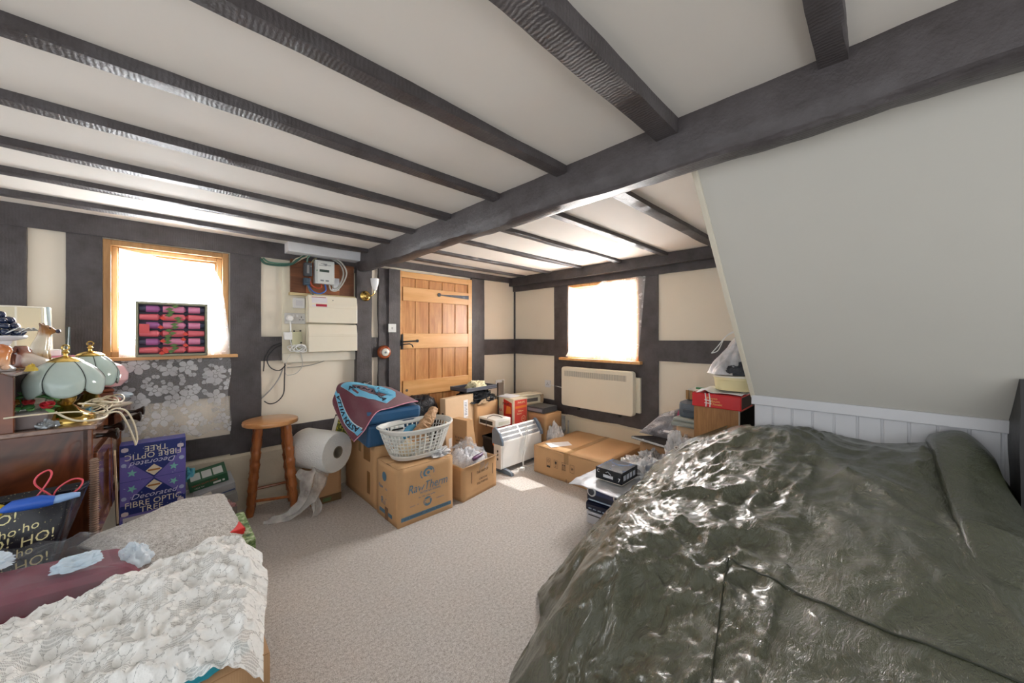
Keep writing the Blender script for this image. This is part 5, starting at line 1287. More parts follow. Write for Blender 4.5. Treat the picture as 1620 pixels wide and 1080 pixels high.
# ================================================================= LEFT-HAND CLUSTER
ROSE = NT('figured_rosewood')
v_ = ROSE.map((1.0, 1.0, .55)); d1 = ROSE.noise(2.6, 4, .55, v_, dist=2.2)
wv_ = ROSE.n('ShaderNodeTexWave', _wave_type='RINGS', Scale=1.6, Distortion=9., Detail=4.); ROSE.l(v_, wv_.inputs['Vector'])
ROSE.col(ROSE.mix(ROSE.math('MULTIPLY', wv_.outputs['Fac'], .55), ROSE.ramp(d1, [(.32, lin((52,26,16))), (.5, lin((112,58,32))), (.68, lin((146,82,48)))]), lin((48,24,16))))
ROSE.set(Roughness=.22); ROSE.b.inputs['Coat Weight'].default_value = .4
ROSEX = wood('rosewood_rail', (74,38,22), (132,78,48), 'y', 5, .25, 6, coat=.3)
WK = M((58,34,24), .3, coat=.3)
bx, by, brz = -.222, 2.385, -.035
t = thing('rosewood_bureau', 'dark figured rosewood bureau with round knobs, against the left wall', 'bureau', (bx, by, 0), rz=brz)
MB().box(-.75, -.012, 0, .022, .36, .905).build('side_panel', ROSE.mat, t, bevel=.002)
MB().box(-.75, -.012, .90, .922, .36, .905).build('side_panel', ROSE.mat, t)
MB().box(-.75, -.03, .022, .90, .36, .38).build('bottom_board', WK, t)
MB().box(-.75, .012, -.006, .93, .905, .925).build('worktop', wood('bureau_top', (104,78,68), (164,134,118), 'y', 5, .18, 6, coat=.5), t, bevel=.004)
MB().box(-.03, .0, .0, .02, .36, .905).build('corner_stile', ROSEX, t, bevel=.003)
MB().box(-.03, -.01, .02, .90, .36, .80).build('front_board', ROSEX, t)
for k, (y0, y1, o_) in enumerate(((.025,.45,0.), (.46,.90,.045))):
    d = MB().box(-.03+o_, -.004+o_, y0, y1, .805, .893).build('drawer_front', ROSEX, t, bevel=.006)
    MB().box(-.3+o_, -.03+o_, y0+.01, y1-.01, .81, .815).build('drawer_tray', WK, d)
    for yy in (y0+.09, y1-.13):
        kk = MB().lathe([(0,0),(.012,0),(.010,.012),(.009,.03),(.018,.05),(.026,.06),(.027,.066),(.022,.07),(0,.072)], 24, T(-.004+o_, yy, .852) @ Ry(PI/2)); kk.build('drawer_knob', M((30,22,20), .2, coat=.4), d, smooth=True)
for (y0, y1) in ((.05,.44),(.47,.88)):
    d = MB(); frame(d, fx, y0, y1, .40, .79, .055, -.012, .006); d = d.build('door_frame', ROSEX, t, bevel=.003)
    MB().box(-.012, -.004, y0+.05, y1-.05, .45, .74).build('door_panel', wood('door_panel', (44,36,36), (150,104,76), 'z', 4, .15, 7, coat=.5), d)
# turned rope column on the near corner
b = MB(); P_, R_ = [], []
for i in range(241):
    z = .45+.33*i/240; P_.append((.006, -.014, z)); R_.append(.0125+.0028*math.sin(i/240*PI*2*34))
b.tube(P_, R_, 14); b.build('twisted_column', wood('column_wood', (104,80,66), (170,140,120), 'z', 6, .3, 4), t, smooth=True, auto=0)
for (x, y) in ((.002,-.008),(.0,.905),(-.72,.01),(-.72,.9)): MB().lathe([(.008,0),(.013,.02),(.010,.06),(.016,.2),(.02,.33),(.02,.37)], 14, T(x-.01, y+.01, 0)).build('leg', WK, t, smooth=True)
# upper shelf unit
MB().prism([(-.75,.925),(-.205,.925),(-.205,1.145),(-.245,1.168),(-.75,1.168)], .0, .02, 'y').build('shelf_upright', ROSE.mat, t, bevel=.002)
MB().box(-.75, -.205, .02, .90, 1.148, 1.160).build('upper_shelf', wood('shelf_top', (150,130,124), (196,182,178), 'y', 5, .2, 6, coat=.5), t, bevel=.002)
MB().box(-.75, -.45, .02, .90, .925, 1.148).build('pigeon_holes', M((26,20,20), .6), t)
MB().prism([(.74,1.16),(.90,1.16),(.90,1.36),(.86,1.36),(.845,1.28),(.81,1.21)], -.21, -.2, 'x').build('curved_gallery', M((62,72,70), .3), t, bevel=.002)

SY = 1.162
# --- tulip lamps
def petal_lamp(loc, r, h0, h1, col, label, rz=0., base=.12, tall=.0, np_=6):
    t = thing('table_lamp', label, 'table lamp', loc, rz=rz, group=None)
    b = MB(); b.lathe([(0,0),(base,0),(base,.012),(base*.94,.022),(base*.8,.03),(base*.5,.048),(.035,.062),(.022,.075),(.030,.09),(.034,.105),(.028,.12),(.036,.128),(.036,.134),(.020,.14),(.018,h0-.0),(.0,h0)], 40)
    b.build('brass_base', BRASS, t, smooth=True)
    G = M(col, .12, var=.12, vs=9., coat=.6)
    def rad(v): return r*math.sin(min(1, .12+v*.88)*PI*.53)**.85*(1-.10*max(0, v-.72)/.28)
    for k in range(np_):
        a0 = 2*PI*k/np_
        def pf(u, v):
            dip = .030*(math.sin(u*PI)**.7)
            vv_ = v; a = a0+(u-.5)*2*PI/np_*.985
            rr_ = rad(vv_)*(1+.045*math.sin(u*PI)); z = lerp(h1, h0+.03, vv_**1.25)-dip*vv_**2
            return (rr_*math.cos(a), rr_*math.sin(a), z)
        MB().grid(pf, 14, 18).build('glass_panel', G, t, smooth=True, auto=0, solid=.003)
    for k in range(np_):
        a = 2*PI*(k+.5)/np_
        pts = [(rad(v/14)*math.cos(a)*1.005, rad(v/14)*math.sin(a)*1.005, lerp(h1, h0+.03, (v/14)**1.25)) for v in range(15)]
        sm = MB().tube(pts, .0022, 6); sm.ell(pts[-1], (.006,.006,.006), 8, 6); sm.build('leaded_seam', M((38,44,44), .4), t, smooth=True)
    b = MB(); b.lathe([(.052,h1-.012),(.055,h1-.006),(.04,h1+.006),(.018,h1+.014),(.008,h1+.018),(.007,h1+.028),(.012,h1+.034),(.006,h1+.042),(0,h1+.05)], 28, cap=False)
    b.tube([(.012*math.cos(a_), 0, h1+.055+.012*math.sin(a_)) for a_ in [i*2*PI/16 for i in range(16)]], .003, 6, closed=True); b.build('brass_cap', BRASS, t, smooth=True)
    return t
petal_lamp((-.318, 2.56, .926), .122, .115, .275, (188,206,200), 'nearer brass lamp with pale green glass petals on the rosewood bureau', rz=-.95+PI/6, base=.092)
petal_lamp((-.285, 2.97, .926), .108, .115, .285, (186,206,200), 'farther brass lamp with pale green glass petals, partly hidden by the nearer one', rz=.3, base=.08)
# pink glass shade beyond
t = thing('pink_lamp', 'small pink glass lamp shade peeping out behind the far green lamp', 'table lamp', (-.235, 3.20, .926))
MB().lathe([(0,0),(.05,0),(.05,.01),(.012,.03),(.010,.12)], 24).build('lamp_base', M((206,150,140), .3), t, smooth=True)
MB().lathe([(.03,.22),(.06,.20),(.08,.16),(.078,.12),(.05,.085),(.012,.075)], 28, cap=False).build('glass_shade', M((232,186,190), .15, coat=.5), t, smooth=True, solid=.003)
# cream drum lamp shade
t = thing('drum_lamp', 'tall cream panelled lamp shade standing behind the figurines on the bureau', 'lamp shade', (-.56, 3.16, SY))
SHD = M((232,222,192), .6, var=.03)
MB().lathe([(.12,.06),(.113,.295)], 8, Rz(.2), cap=False).build('shade_panels', SHD, t, solid=.004)
b = MB(); b.tube([(.120*math.cos(2*PI*i/8+.2), .120*math.sin(2*PI*i/8+.2), .06) for i in range(8)], .005, 6, closed=True); b.tube([(.114*math.cos(2*PI*i/8+.2), .114*math.sin(2*PI*i/8+.2), .295) for i in range(8)], .005, 6, closed=True)
for i in range(8): b.tube([(.120*math.cos(2*PI*i/8+.2), .120*math.sin(2*PI*i/8+.2), .06), (.114*math.cos(2*PI*i/8+.2), .114*math.sin(2*PI*i/8+.2), .295)], .004, 6)
b.build('shade_trim', M((246,240,224), .5), t, smooth=True)
MB().lathe([(0,0),(.05,0),(.05,.012),(.015,.03),(.012,.10)], 20).build('lamp_base', BRASS, t, smooth=True)
tag(MB().tube([(0,0,0),(-.008,.0,.16)], [.006,.007], 10).build('white_rod', M((206,224,232), .25), loc=(-.44, 3.12, SY+.14), smooth=True), 'thin pale blue rod standing upright behind the seated dog figurine', 'rod')

# --- white fruit stand with dark grapes
t = thing('fruit_stand', 'white pedestal dish on the bureau heaped with dark blue glass grapes', 'dish', (-.50, 2.575, SY))
MB().lathe([(0,0),(.045,0),(.047,.01),(.032,.025),(.028,.10),(.038,.125),(.072,.135),(.078,.142),(.075,.148),(.05,.145),(0,.144)], 40).build('pedestal_dish', M((226,228,236), .25, coat=.3), t, smooth=True)
GRP = M((30,44,76), .06, var=.3, coat=1.)
k = 0; random.seed(5)
for lay, (n_, R2) in enumerate(((12,.060),(9,.044),(7,.030),(3,.014))):
    for i in range(n_):
        a = 2*PI*i/n_+lay*.4; r_ = .0135+random.uniform(-.001,.002)
        o = MB().ell((0,0,0), (r_*1.25, r_, r_), 14, 10).build('glass_grape', GRP, loc=(-.50+R2*math.cos(a), 2.575+R2*math.sin(a), SY+.162+lay*.024+random.uniform(0,.003)), rot=(random.random(), random.random(), random.random()*3), smooth=True, auto=0)
        tag(o, 'dark blue glass grape in the heap on the white pedestal dish', 'grape', 'glass grapes on the white dish')
b = MB()
for i in range(4):
    a = -.9+i*.42; c_ = Vector((-.50+.075*math.cos(a), 2.575+.075*math.sin(a), SY+.165))
    b.add([tuple(c_+Vector(q)) for q in ((-.02,0,-.01),(.0,.02,.012),(.03,.008,.004),(.022,-.02,.018),(0,-.022,0))], [(0,1,2,3,4)])
    o = b.build('china_leaf', M((232,236,238), .2, coat=.4), smooth=True, solid=.003); b = MB()
    tag(o, 'white china leaf at the edge of the dish of grapes', 'leaf', 'china leaves at the edge of the dish')

# --- seated dog figurine (cream with brown face)
def figure(name, label, cat, loc, rz, parts, mats):
    """one continuous glazed body from a skinned skeleton"""
    t = thing(name, label, cat, loc, rz=rz)
    for (pname, verts, edges, radii, mi) in parts:
        me = bpy.data.meshes.new(pname); me.from_pydata(verts, edges, []); o = bpy.data.objects.new(pname, me); C.objects.link(o); o.parent = t
        sk = o.modifiers.new('s', 'SKIN'); sv = me.skin_vertices[0].data
        for q, r_ in zip(sv, radii): q.radius = (r_, r_) if not isinstance(r_, tuple) else r_
        sv[0].use_root = True
        ss = o.modifiers.new('u', 'SUBSURF'); ss.levels = 2; ss.render_levels = 2
        me.materials.append(mats[mi])
        bpy.context.view_layer.update()
        m2 = bpy.data.meshes.new_from_object(o.evaluated_get(bpy.context.evaluated_depsgraph_get()))
        o.modifiers.clear(); o.data = m2
        for p in m2.polygons: p.use_smooth = True
    return t
def glaze(name, stops, axis='z', lo=0., hi=.2):
    t = NT(name); s_ = t.n('ShaderNodeSeparateXYZ'); t.l(t.co, s_.inputs[0])
    f_ = t.n('ShaderNodeMapRange'); f_.inputs[1].default_value = lo; f_.inputs[2].default_value = hi
    t.l(s_.outputs['XYZ'.index(axis.upper())], f_.inputs[0])
    g_ = t.math('ADD', f_.outputs[0], t.math('MULTIPLY', t.math('SUBTRACT', t.noise(16, 3), .5), .35))
    t.col(t.ramp(g_, [(p, lin(c)) for p, c in stops])); t.set(Roughness=.12); t.b.inputs['Coat Weight'].default_value = .6; return t.mat
GL1 = glaze('cream_brown_glaze', [(0,(120,76,40)),(.22,(196,166,120)),(.35,(232,224,204)),(.7,(226,214,190)),(.8,(176,124,70)),(1,(120,84,56))], 'z', 0, .205)
t = figure('dog_figurine', 'glazed seated dog figurine, cream with a brown and black head, looking right', 'figurine', (-.445, 2.98, SY), -.1, [
 ('body', [(-.035,0,.03),(-.02,0,.06),(0,0,.10),(.012,0,.135),(.02,0,.165),(.042,0,.178),(.072,0,.168), (.02,.022,.07),(.03,.025,.03),(.04,.025,.008), (.02,-.022,.07),(.03,-.025,.03),(.04,-.025,.008), (-.02,.035,.02),(.015,.045,.010), (-.02,-.035,.02),(.015,-.045,.010), (.01,.018,.195),(.0,.024,.212), (.01,-.018,.195),(.0,-.024,.212), (-.06,.0,.02),(-.07,.03,.012)],
  [(0,1),(1,2),(2,3),(3,4),(4,5),(5,6),(2,7),(7,8),(8,9),(2,10),(10,11),(11,12),(0,13),(13,14),(0,15),(15,16),(4,17),(17,18),(4,19),(19,20),(0,21),(21,22)],
  [.045,.045,.038,.03,.027,.022,.011,.017,.013,.012,.017,.013,.012,.024,.012,.024,.012,.012,.004,.012,.004,.012,.008], 0)], [GL1])
t.scale = (.72, .85, 1); t.location.x = -.45
MB().ell((.078,0,.170), (.013,.012,.011), 14, 10).build('black_nose', M((28,34,60), .06, coat=1.), t, smooth=True)
for s in (-1, 1): MB().ell((.046, s*.017, .186), (.0045,.003,.0045), 10, 8).build('eye', M((20,20,20), .05), t, smooth=True)
GL2 = glaze('brown_white_glaze', [(0,(232,222,208)),(.45,(216,196,176)),(.6,(150,86,60)),(1,(84,44,40))], 'x', .06, -.07)
t = figure('dog_figurine', 'glazed brown and white dog figurine lying at the front of the upper shelf', 'figurine', (-.425, 2.66, SY), -.7, [
 ('body', [(.05,0,.03),(.0,0,.035),(-.035,0,.045),(-.05,0,.07),(-.052,0,.092),(-.078,0,.088), (-.06,.02,.10),(-.05,.038,.075), (-.06,-.02,.10),(-.05,-.038,.075), (-.05,.02,.015),(-.09,.022,.008), (-.05,-.02,.015),(-.09,-.022,.008), (.06,.035,.02),(.03,.045,.01), (.09,0,.018),(.08,-.04,.01)],
  [(0,1),(1,2),(2,3),(3,4),(4,5),(4,6),(6,7),(4,8),(8,9),(2,10),(10,11),(2,12),(12,13),(0,14),(14,15),(0,16),(16,17)],
  [.036,.034,.032,.026,.025,.014,.010,.009,.010,.009,.012,.009,.012,.009,.022,.012,.012,.007], 0)], [GL2])
t.scale = (.8, .85, .95)
MB().ell((-.092,0,.090), (.006,.007,.005), 10, 8).build('black_nose', M((24,22,24), .08), t, smooth=True)
GL3 = glaze('orange_glaze', [(0,(240,220,196)),(.5,(226,150,96)),(1,(176,92,48))], 'z', 0, .12)
t = figure('cat_figurine', 'orange and white glazed animal figurine at the left edge of the upper shelf', 'figurine', (-.468, 2.44, SY), .4, [
 ('body', [(0,0,.03),(0,0,.06),(.01,0,.09),(.03,0,.095),(.015,.012,.01),(.015,-.012,.01),(.0,.014,.115),(.0,-.014,.115),(-.03,0,.02)], [(0,1),(1,2),(2,3),(1,4),(1,5),(2,6),(2,7),(0,8)], [.03,.025,.02,.012,.010,.010,.004,.004,.012], 0)], [GL3])
blob('yellow_flower', M((206,176,60), .3), (-.40, 2.475, SY), .018, .018, .028, 'small yellow and brown china flower beside the lying dog figurine', 'ornament', .3, 9, 3, nu=20, nv=8)
t = thing('trinket_box', 'small terracotta pot between the fruit stand and the seated dog', 'pot', (-.515, 2.72, SY))
MB().lathe([(0,0),(.028,0),(.034,.05),(.037,.05),(.037,.07),(.03,.07),(.028,.02),(0,.02)], 24).build('pot', M((176,112,84), .5), t, smooth=True)
t = thing('pink_book', 'pink book lying on the upper shelf behind the near lamp', 'book', (-.42, 3.16, SY), rz=.3)
MB().box(-.09, .10, -.06, .06, .0, .03).build('pages', M((240,236,232), .5), t); MB().box(-.094, .104, -.064, .064, .03, .036).build('cover', M((226,130,160), .3), t)
t = thing('white_packet', 'small white packet resting on the pink book', 'packet', (-.45, 3.16, SY+.037), rz=.2); MB().box(-.04, .04, -.03, .03, 0, .035).build('packet', M((238,238,240), .4), t, bevel=.004)

# --- worktop things
t = thing('planter_box', 'dull mauve-grey box of artificial roses on the bureau top', 'box', (-.40, 2.51, .926), rz=brz)
GB = M((128,114,112), .4)
MB().box(-.10, .055, -.075, .10, 0, .062).build('box_body', GB, t, bevel=.004); MB().box(-.095, .05, -.07, .095, .060, .063).build('white_inside', M((214,214,216), .6), t)
random.seed(11)
LF = [M((88,150,84), .4, var=.2), M((124,176,104), .4, var=.2), M((60,116,66), .4, var=.2)]
for i in range(30):
    x = random.uniform(-.10,.07); y = random.uniform(-.06,.10); z = random.uniform(.065,.13); a = random.uniform(0, 2*PI); L = random.uniform(.03,.045)
    Mx = T(x, y, z) @ Rz(a) @ Ry(random.uniform(-.5,.7)) @ Rx(random.uniform(-.6,.6))
    b = MB(); b.grid(lambda u, v: ((u)*L, (v-.5)*2*L*.42*math.sin(PI*min(1, max(0, u)))**.8, .006*math.sin(PI*u)-.25*abs(v-.5)*L*.5), 8, 4, M=Mx)
    b.build('rose_leaf', LF[i % 3], t, smooth=True, auto=0, solid=.0012)
for k, (x, y, z, r_, c_) in enumerate(((.045,-.03,.085,.022,(214,50,62)),(-.01,.0,.10,.018,(190,60,64)),(-.05,.05,.10,.016,(206,150,70)))):
    b = MB()
    for j in range(3):
        rj = r_*(1-j*.28); b.lathe([(rj*.3,-rj*.5),(rj*.85,-rj*.1),(rj,rj*.45),(rj*.92,rj*.5),(rj*.6,rj*.1)], 16, T(x, y, z+j*.004) @ Rz(j) @ Rx(.5), cap=False)
    b.build('rose', M(c_, .5, var=.15), t, smooth=True)
for k in range(5):
    x = -.07+.03*k; b = MB(); b.tube([(x, 0, .06), (x+.01, .01, .09), (x+.005*k, .005, .12)], .0018, 5); b.build('stem', LF[2], t, smooth=True)
t = thing('carved_box', 'small carved reddish wooden box at the back of the bureau top', 'box', (-.275, 3.13, .926), rz=.15)
CW = wood('carved_wood', (110,56,36), (164,96,64), 'x', 8, .35, 4)
MB().box(-.06, .06, -.045, .045, 0, .058).build('box_body', CW, t, bevel=.004); MB().box(-.065, .065, -.05, .05, .06, .075).build('lid', CW, t, bevel=.008)
t = thing('spectacle_case', 'pale glass dish with a dark line at the far front corner of the bureau', 'dish', (-.185, 3.22, .926), rz=.2)
b = MB(); b.ell((0,0,.022), (.05,.035,.022), 24, 12); b.build('dish_body', M((206,220,230), .08, coat=.8), t, smooth=True); b = MB(); b.tube([(-.04,-.025,.03),(0,-.034,.022),(.045,-.02,.014)], .002, 6); b.build('dark_line', BLACK, t)
g = 'cream lamp flexes on the bureau'
FX = M((232,222,196), .4)
Zt = .932
cable('lamp_flex', [(-.45,2.39,Zt+.055),(-.40,2.385,Zt+.058),(-.34,2.41,Zt+.055),(-.28,2.46,Zt+.045),(-.24,2.50,Zt+.03)], .0035, FX, 'cream flex running over the front of the mauve-grey box', group=g)
cable('lamp_flex', [(-.33,2.44,Zt+.055),(-.30,2.42,Zt+.03),(-.26,2.405,Zt+.012),(-.20,2.43,Zt+.008),(-.19,2.52,Zt+.008),(-.20,2.62,Zt+.02),(-.24,2.66,Zt+.045),(-.29,2.62,Zt+.06)], .004, FX, 'cream flex curling round the base of the nearer lamp', group=g)
cable('lamp_flex', [(-.22,2.60,Zt+.01),(-.195,2.55,Zt+.015),(-.165,2.55,Zt+.03),(-.13,2.56,Zt+.01),(-.105,2.57,Zt-.06),(-.095,2.57,Zt-.13),(-.10,2.56,Zt-.16)], .004, FX, 'outer cream flex hanging over the drawers in a long loop', group=g)
cable('lamp_flex', [(-.20,2.50,Zt+.01),(-.18,2.50,Zt+.02),(-.15,2.51,Zt+.015),(-.125,2.53,Zt-.05),(-.105,2.55,Zt-.13),(-.10,2.56,Zt-.16)], .004, FX, 'inner cream flex hanging over the drawers in a long loop', group=g)
random.seed(3)
b = MB()
for k in range(7):
    pts = []
    for i in range(26):
        a = 2*PI*i/26; pts.append((.0+(.055+.012*math.sin(k*2.1))*math.cos(a)+.01*k-.03, (.10+.02*math.cos(k*1.3))*math.sin(a), .006+.007*k+.012*math.sin(a*2+k)+.008))
    b.tube(pts, .0036, 6, closed=True)
o = b.build('coiled_flex', FX, loc=(-.235, 2.77, .927), smooth=True); tag(o, 'untidy coil of cream flex between the two glass lamps', 'cable', g)
t = thing('white_saucer', 'scalloped cream saucer under the coil of flex', 'saucer', (-.20, 2.86, .926))
b = MB(); b.lathe([(0,0),(.04,0),(.075,.014),(.08,.018),(.07,.016),(0,.006)], 40); b.v = [(x*(1+.04*math.sin(12*math.atan2(y, x))), y*(1+.04*math.sin(12*math.atan2(y, x))), z) for x, y, z in b.v]; b.build('saucer', M((232,224,200), .2, coat=.5), t, smooth=True)
blob('blue_tissue', M((110,176,206), .5), (-.262, 2.70, .928), .018, .02, .035, 'scrap of bright blue paper tucked by the lamp base', 'paper', .3, 9, 4, nu=16, nv=8)
blob('crumpled_foil', M((150,156,160), .25, .6), (-.35, 2.42, .928), .03, .02, .03, 'grey crumpled wrapper between the mauve-grey box and the lamp', 'wrapper', .4, 12, 9, nu=24, nv=10)

# --- plank, fibre optic tree box, small boxes by the wall
o = MB().box(-.0035, .0035, -.018, .018, 0, .56).build('pale_batten', M((226,204,170), .6, var=.08), loc=(-.186, 2.99, .27), rot=(.62, 0, .03)); tag(o, 'pale wooden batten leaning between the bureau and the blue tree box', 'batten')
t = thing('tree_box', 'tall blue and purple box for a decorated fibre optic tree, beside the bureau', 'box', (-.042, 3.0, 0), rz=.0)
w_, h_ = .278, .685
MB().box(-w_/2, w_/2, 0, .11, 0, h_).build('box_body', M((84,84,170), .35), t, bevel=.002)
b = MB(); y = -.0008; zf = .475; x0, x1 = -w_/2+.003, w_/2-.003
b.quad([(x0,y,.26),(x1,y,.26),(x1,y,h_-.003),(x0,y,h_-.003)], m=0)
def tri(s, m):   # deep blue lozenge of each half (s=+1 upper, -1 lower)
    b.quad([(0,y-.0004,zf),(-.10*1,y-.0004,zf+s*.11),(-.06,y-.0004,zf+s*.19),(.06,y-.0004,zf+s*.19),(.10,y-.0004,zf+s*.11)], m=m)
tri(1, 1); tri(-1, 1)
b.quad([(x0,y-.0003,.62),(x1,y-.0003,.62),(x1,y-.0003,h_-.003),(x0,y-.0003,h_-.003)], m=1); b.quad([(x0,y-.0003,.285),(x1,y-.0003,.285),(x1,y-.0003,.34),(x0,y-.0003,.34)], m=1)
b.quad([(x0,y-.0005,zf-.001),(x1,y-.0005,zf-.001),(x1,y-.0005,zf+.001),(x0,y-.0005,zf+.001)], m=1)
for s in (1, -1):
    a_ = 0 if s < 0 else PI
    b.text('FIBRE OPTIC', .047, on_front(0, y-.0015, zf+s*.138, a_), m=2, ext=.0003, sx=.92); b.text('TREE', .045, on_front(-.01*-s, y-.0015, zf+s*.175, a_), m=2, ext=.0003)
    b.text('Decorated', .042, on_front(0, y-.0015, zf+s*.095, a_), m=3, ext=.0003, shear=.35, sx=1.05)
    b.quad([(0,y-.001,zf+s*.012),(-.035,y-.001,zf+s*.045),(0,y-.001,zf+s*.078),(.035,y-.001,zf+s*.045)], m=4)
    b.quad([(-.026,y-.0013,zf+s*.040),(.026,y-.0013,zf+s*.040),(.026,y-.0013,zf+s*.050),(-.026,y-.0013,zf+s*.050)], m=5)
    for (cx, cz, r_, m_) in ((-.09,.045,.022,6),(.085,.045,.022,6)):
        pts = []
        for i in range(10):
            a = PI*i/5+s*.2; rr_ = r_ if i % 2 == 0 else r_*.42; pts.append((cx+rr_*math.cos(a), y-.001, zf+s*cz+rr_*math.sin(a)*1.05))
        b.add(pts+[(cx, y-.001, zf+s*cz)], [(i, (i+1)%10, 10) for i in range(10)], m=m_)
    for (cx, cz, r_) in ((-.122,.095,.011),(.12,.09,.012)): b.add([(cx+r_*math.cos(2*PI*i/14), y-.001, zf+s*cz+r_*math.sin(2*PI*i/14)) for i in range(14)], [tuple(range(14))], m=7)
    for (cx, cz) in ((-.118,.182),(.115,.165)): b.add([(cx+(.018 if i % 2 else .015)*math.cos(2*PI*i/8), y-.001, zf+s*cz+.013*math.sin(2*PI*i/8)) for i in range(8)], [tuple(range(8))], m=8)
random.seed(9)
for i in range(60):
    cx = random.uniform(x0+.005, x1-.005); cz = random.uniform(.29, .68); r_ = random.choice((.0012,.0018,.0025)); b.add([(cx+r_*math.cos(2*PI*k/6), y-.0008, cz+r_*math.sin(2*PI*k/6)) for k in range(6)], [tuple(range(6))], m=7)
b.quad([(x0+.01,y-.0012,.02),(x1-.01,y-.0012,.02),(x1-.01,y-.0012,.272),(x0+.01,y-.0012,.272)], m=9); b.quad([(x0+.02,y-.0016,.24),(x1-.02,y-.0016,.24),(x1-.02,y-.0016,.25),(x0+.02,y-.0016,.25)], m=10)
b.quad([(x0+.02,y-.0016,.03),(x0+.11,y-.0016,.03),(x0+.09,y-.0016,.225),(x0+.02,y-.0016,.225)], m=11)
for k in range(9): b.quad([(x0+.125,y-.0018,.05+.018*k),(x1-.03-.01*(k%3),y-.0018,.05+.018*k),(x1-.03-.01*(k%3),y-.0018,.054+.018*k),(x0+.125,y-.0018,.054+.018*k)], m=10)
b.keepn = True
b.build('printed_front', [M((112,104,186), .35, var=.12, vs=8), M((34,50,124), .35), M((236,232,214), .4), M((214,214,240), .4), M((232,222,196), .4), M((176,120,60), .4), M((132,206,196), .4), M((176,190,224), .4), M((216,206,216), .4), M((206,204,208), .5), M((60,60,64), .5), M((90,90,96), .5)], t)
def slab(name, label, loc, sx, sy, h, rot, c, cat='box', marks=None, group=None):
    t = thing(name, label, cat, loc, rot=rot, group=group); MB().box(-sx/2, sx/2, -sy/2, sy/2, 0, h).build('box_body', M(c, .4), t, bevel=.002)
    return t
t = slab('green_box', 'small dark green product box on top of the little pile by the wall', (.215, 3.16, .335), .20, .13, .066, (.35, -.16, .0), (40,92,62))
b = MB(); [b.box(-.085+.058*k, -.035+.058*k, -.045, .03, .0665, .0672) for k in range(3)]; b.build('lid_panels', M((206,210,204), .4), t)
b = MB(); b.text('HEAVY DUTY CABLE', .014, on_front(-.02, -.0662, .042), m=0, ext=.0002); b.text('HO5 VV', .014, on_front(-.05, -.0662, .018), m=1, ext=.0002); b.box(.02, .06, -.0658, -.065, .012, .026, m=1); b.box(.068, .08, -.0658, -.065, .012, .026, m=1); b.build('side_print', [M((206,90,80), .4), M((226,230,224), .4)], t)
t = slab('grey_box', 'silver grey product box with a blue stripe below the green one', (.245, 3.15, .262), .21, .14, .068, (.35, -.15, .05), (168,170,174))
b = MB(); b.box(-.10, .10, -.0706, -.07, .004, .018, m=0); b.box(-.09, -.03, -.0706, -.07, .035, .055, m=1); b.build('side_print', [M((76,90,130), .4), M((214,214,216), .4)], t)
t = slab('grey_carton', 'dull grey box beneath the silver grey one with a blue stripe', (.26, 3.13, .185), .20, .15, .072, (.2, -.12, .05), (150,150,146))
t = slab('white_carton', 'white product box with a small picture next to the blue tree box', (.155, 3.10, .225), .15, .12, .06, (.25, -.22, .1), (222,218,208))
MB().box(-.03, .04, -.0608, -.06, .01, .05).build('small_picture', M((130,110,104), .4), t)
t = slab('white_carton', 'plain off-white box tilted behind the small picture box', (.15, 3.2, .28), .13, .11, .05, (.2, -.25, .1), (214,210,200))
blob('blue_bag', M((104,196,214), .3), (.125, 3.17, .36), .03, .04, .085, 'turquoise plastic peeping out behind the blue tree box', 'plastic bag', .3, 8, 2, nu=24, nv=10)
t = slab('storage_box', 'low dark box on the carpet under the little pile by the wall', (.2, 3.12, 0), .3, .28, .18, (0,0,0), (120,110,104))
blob('red_ribbon_bag', M((196,150,150), .4, var=.4, vs=60), (.22, 3.0, .18), .10, .05, .06, 'crumpled red and white wrapping by the edge of the carpet remnant', 'wrapping', .4, 12, 6)
blob('plastic_scrap', FILM, (.56, 3.0, 0), .035, .03, .03, 'scrap of clear plastic on the carpet under the stool', 'plastic', .4, 10, 3, nu=24, nv=8)

# --- carpet remnant over boxes
def rem(u, v):
    L0, L1 = Vector((-.245,2.20,.50)), Vector((-.03,1.80,.50)); R0, R1 = Vector((.255,2.56,.435)), Vector((.285,2.00,.435))
    p = L0*(1-u)*(1-v)+R0*u*(1-v)+L1*(1-u)*v+R1*u*v
    z = p.z+.020*math.sin(u*3.0)+.02*noise.noise(Vector((u*2.5, v*2.5, 4)))
    if v > .7: k = (v-.7)/.3; z -= .055*k**1.6*(1.1-u*.3); p.y += .03*k
    if u > .88: k = (u-.88)/.12; z -= .045*k*k*(.3+v); p.x -= .018*k*k
    if u < .1: z -= .02*(1-u/.1)
    return (p.x+.004*noise.noise(Vector((v*12, u*2, 0))), p.y+.006*noise.noise(Vector((u*14, 1, v))), z)
t = thing('carpet_remnant', 'rectangular grey carpet remnant lying over the boxes beside the blue tree box', 'carpet remnant', (0, 0, 0))
MB().grid(rem, 120, 80).build('pile', REM, t, smooth=True, auto=0, solid=.012)
b = MB(); b.tube([rem(1, i/30) for i in range(31)], .0045, 6); b.build('frayed_edge', M((206,176,168), .8), t, smooth=True)
t = carton('cardboard_box', 'cardboard box under the red book and the carpet remnant', (.06, 2.18, 0), .0, .42, .48, .285, CARD3, tape=False)
t = thing('garden_box', 'box printed with green foliage and a purple square, under the red book', 'box', (.10, 2.12, .292), rz=.0)
GD = NT('foliage_print'); GD.col(GD.ramp(GD.noise(40, 4, .7), [(.35, lin((50,76,44))), (.5, lin((120,150,84))), (.62, lin((196,206,176)))])); GD.set(Roughness=.3)
MB().box(-.20, .195, -.17, .17, 0, .115).build('box_body', GD.mat, t, bevel=.002)
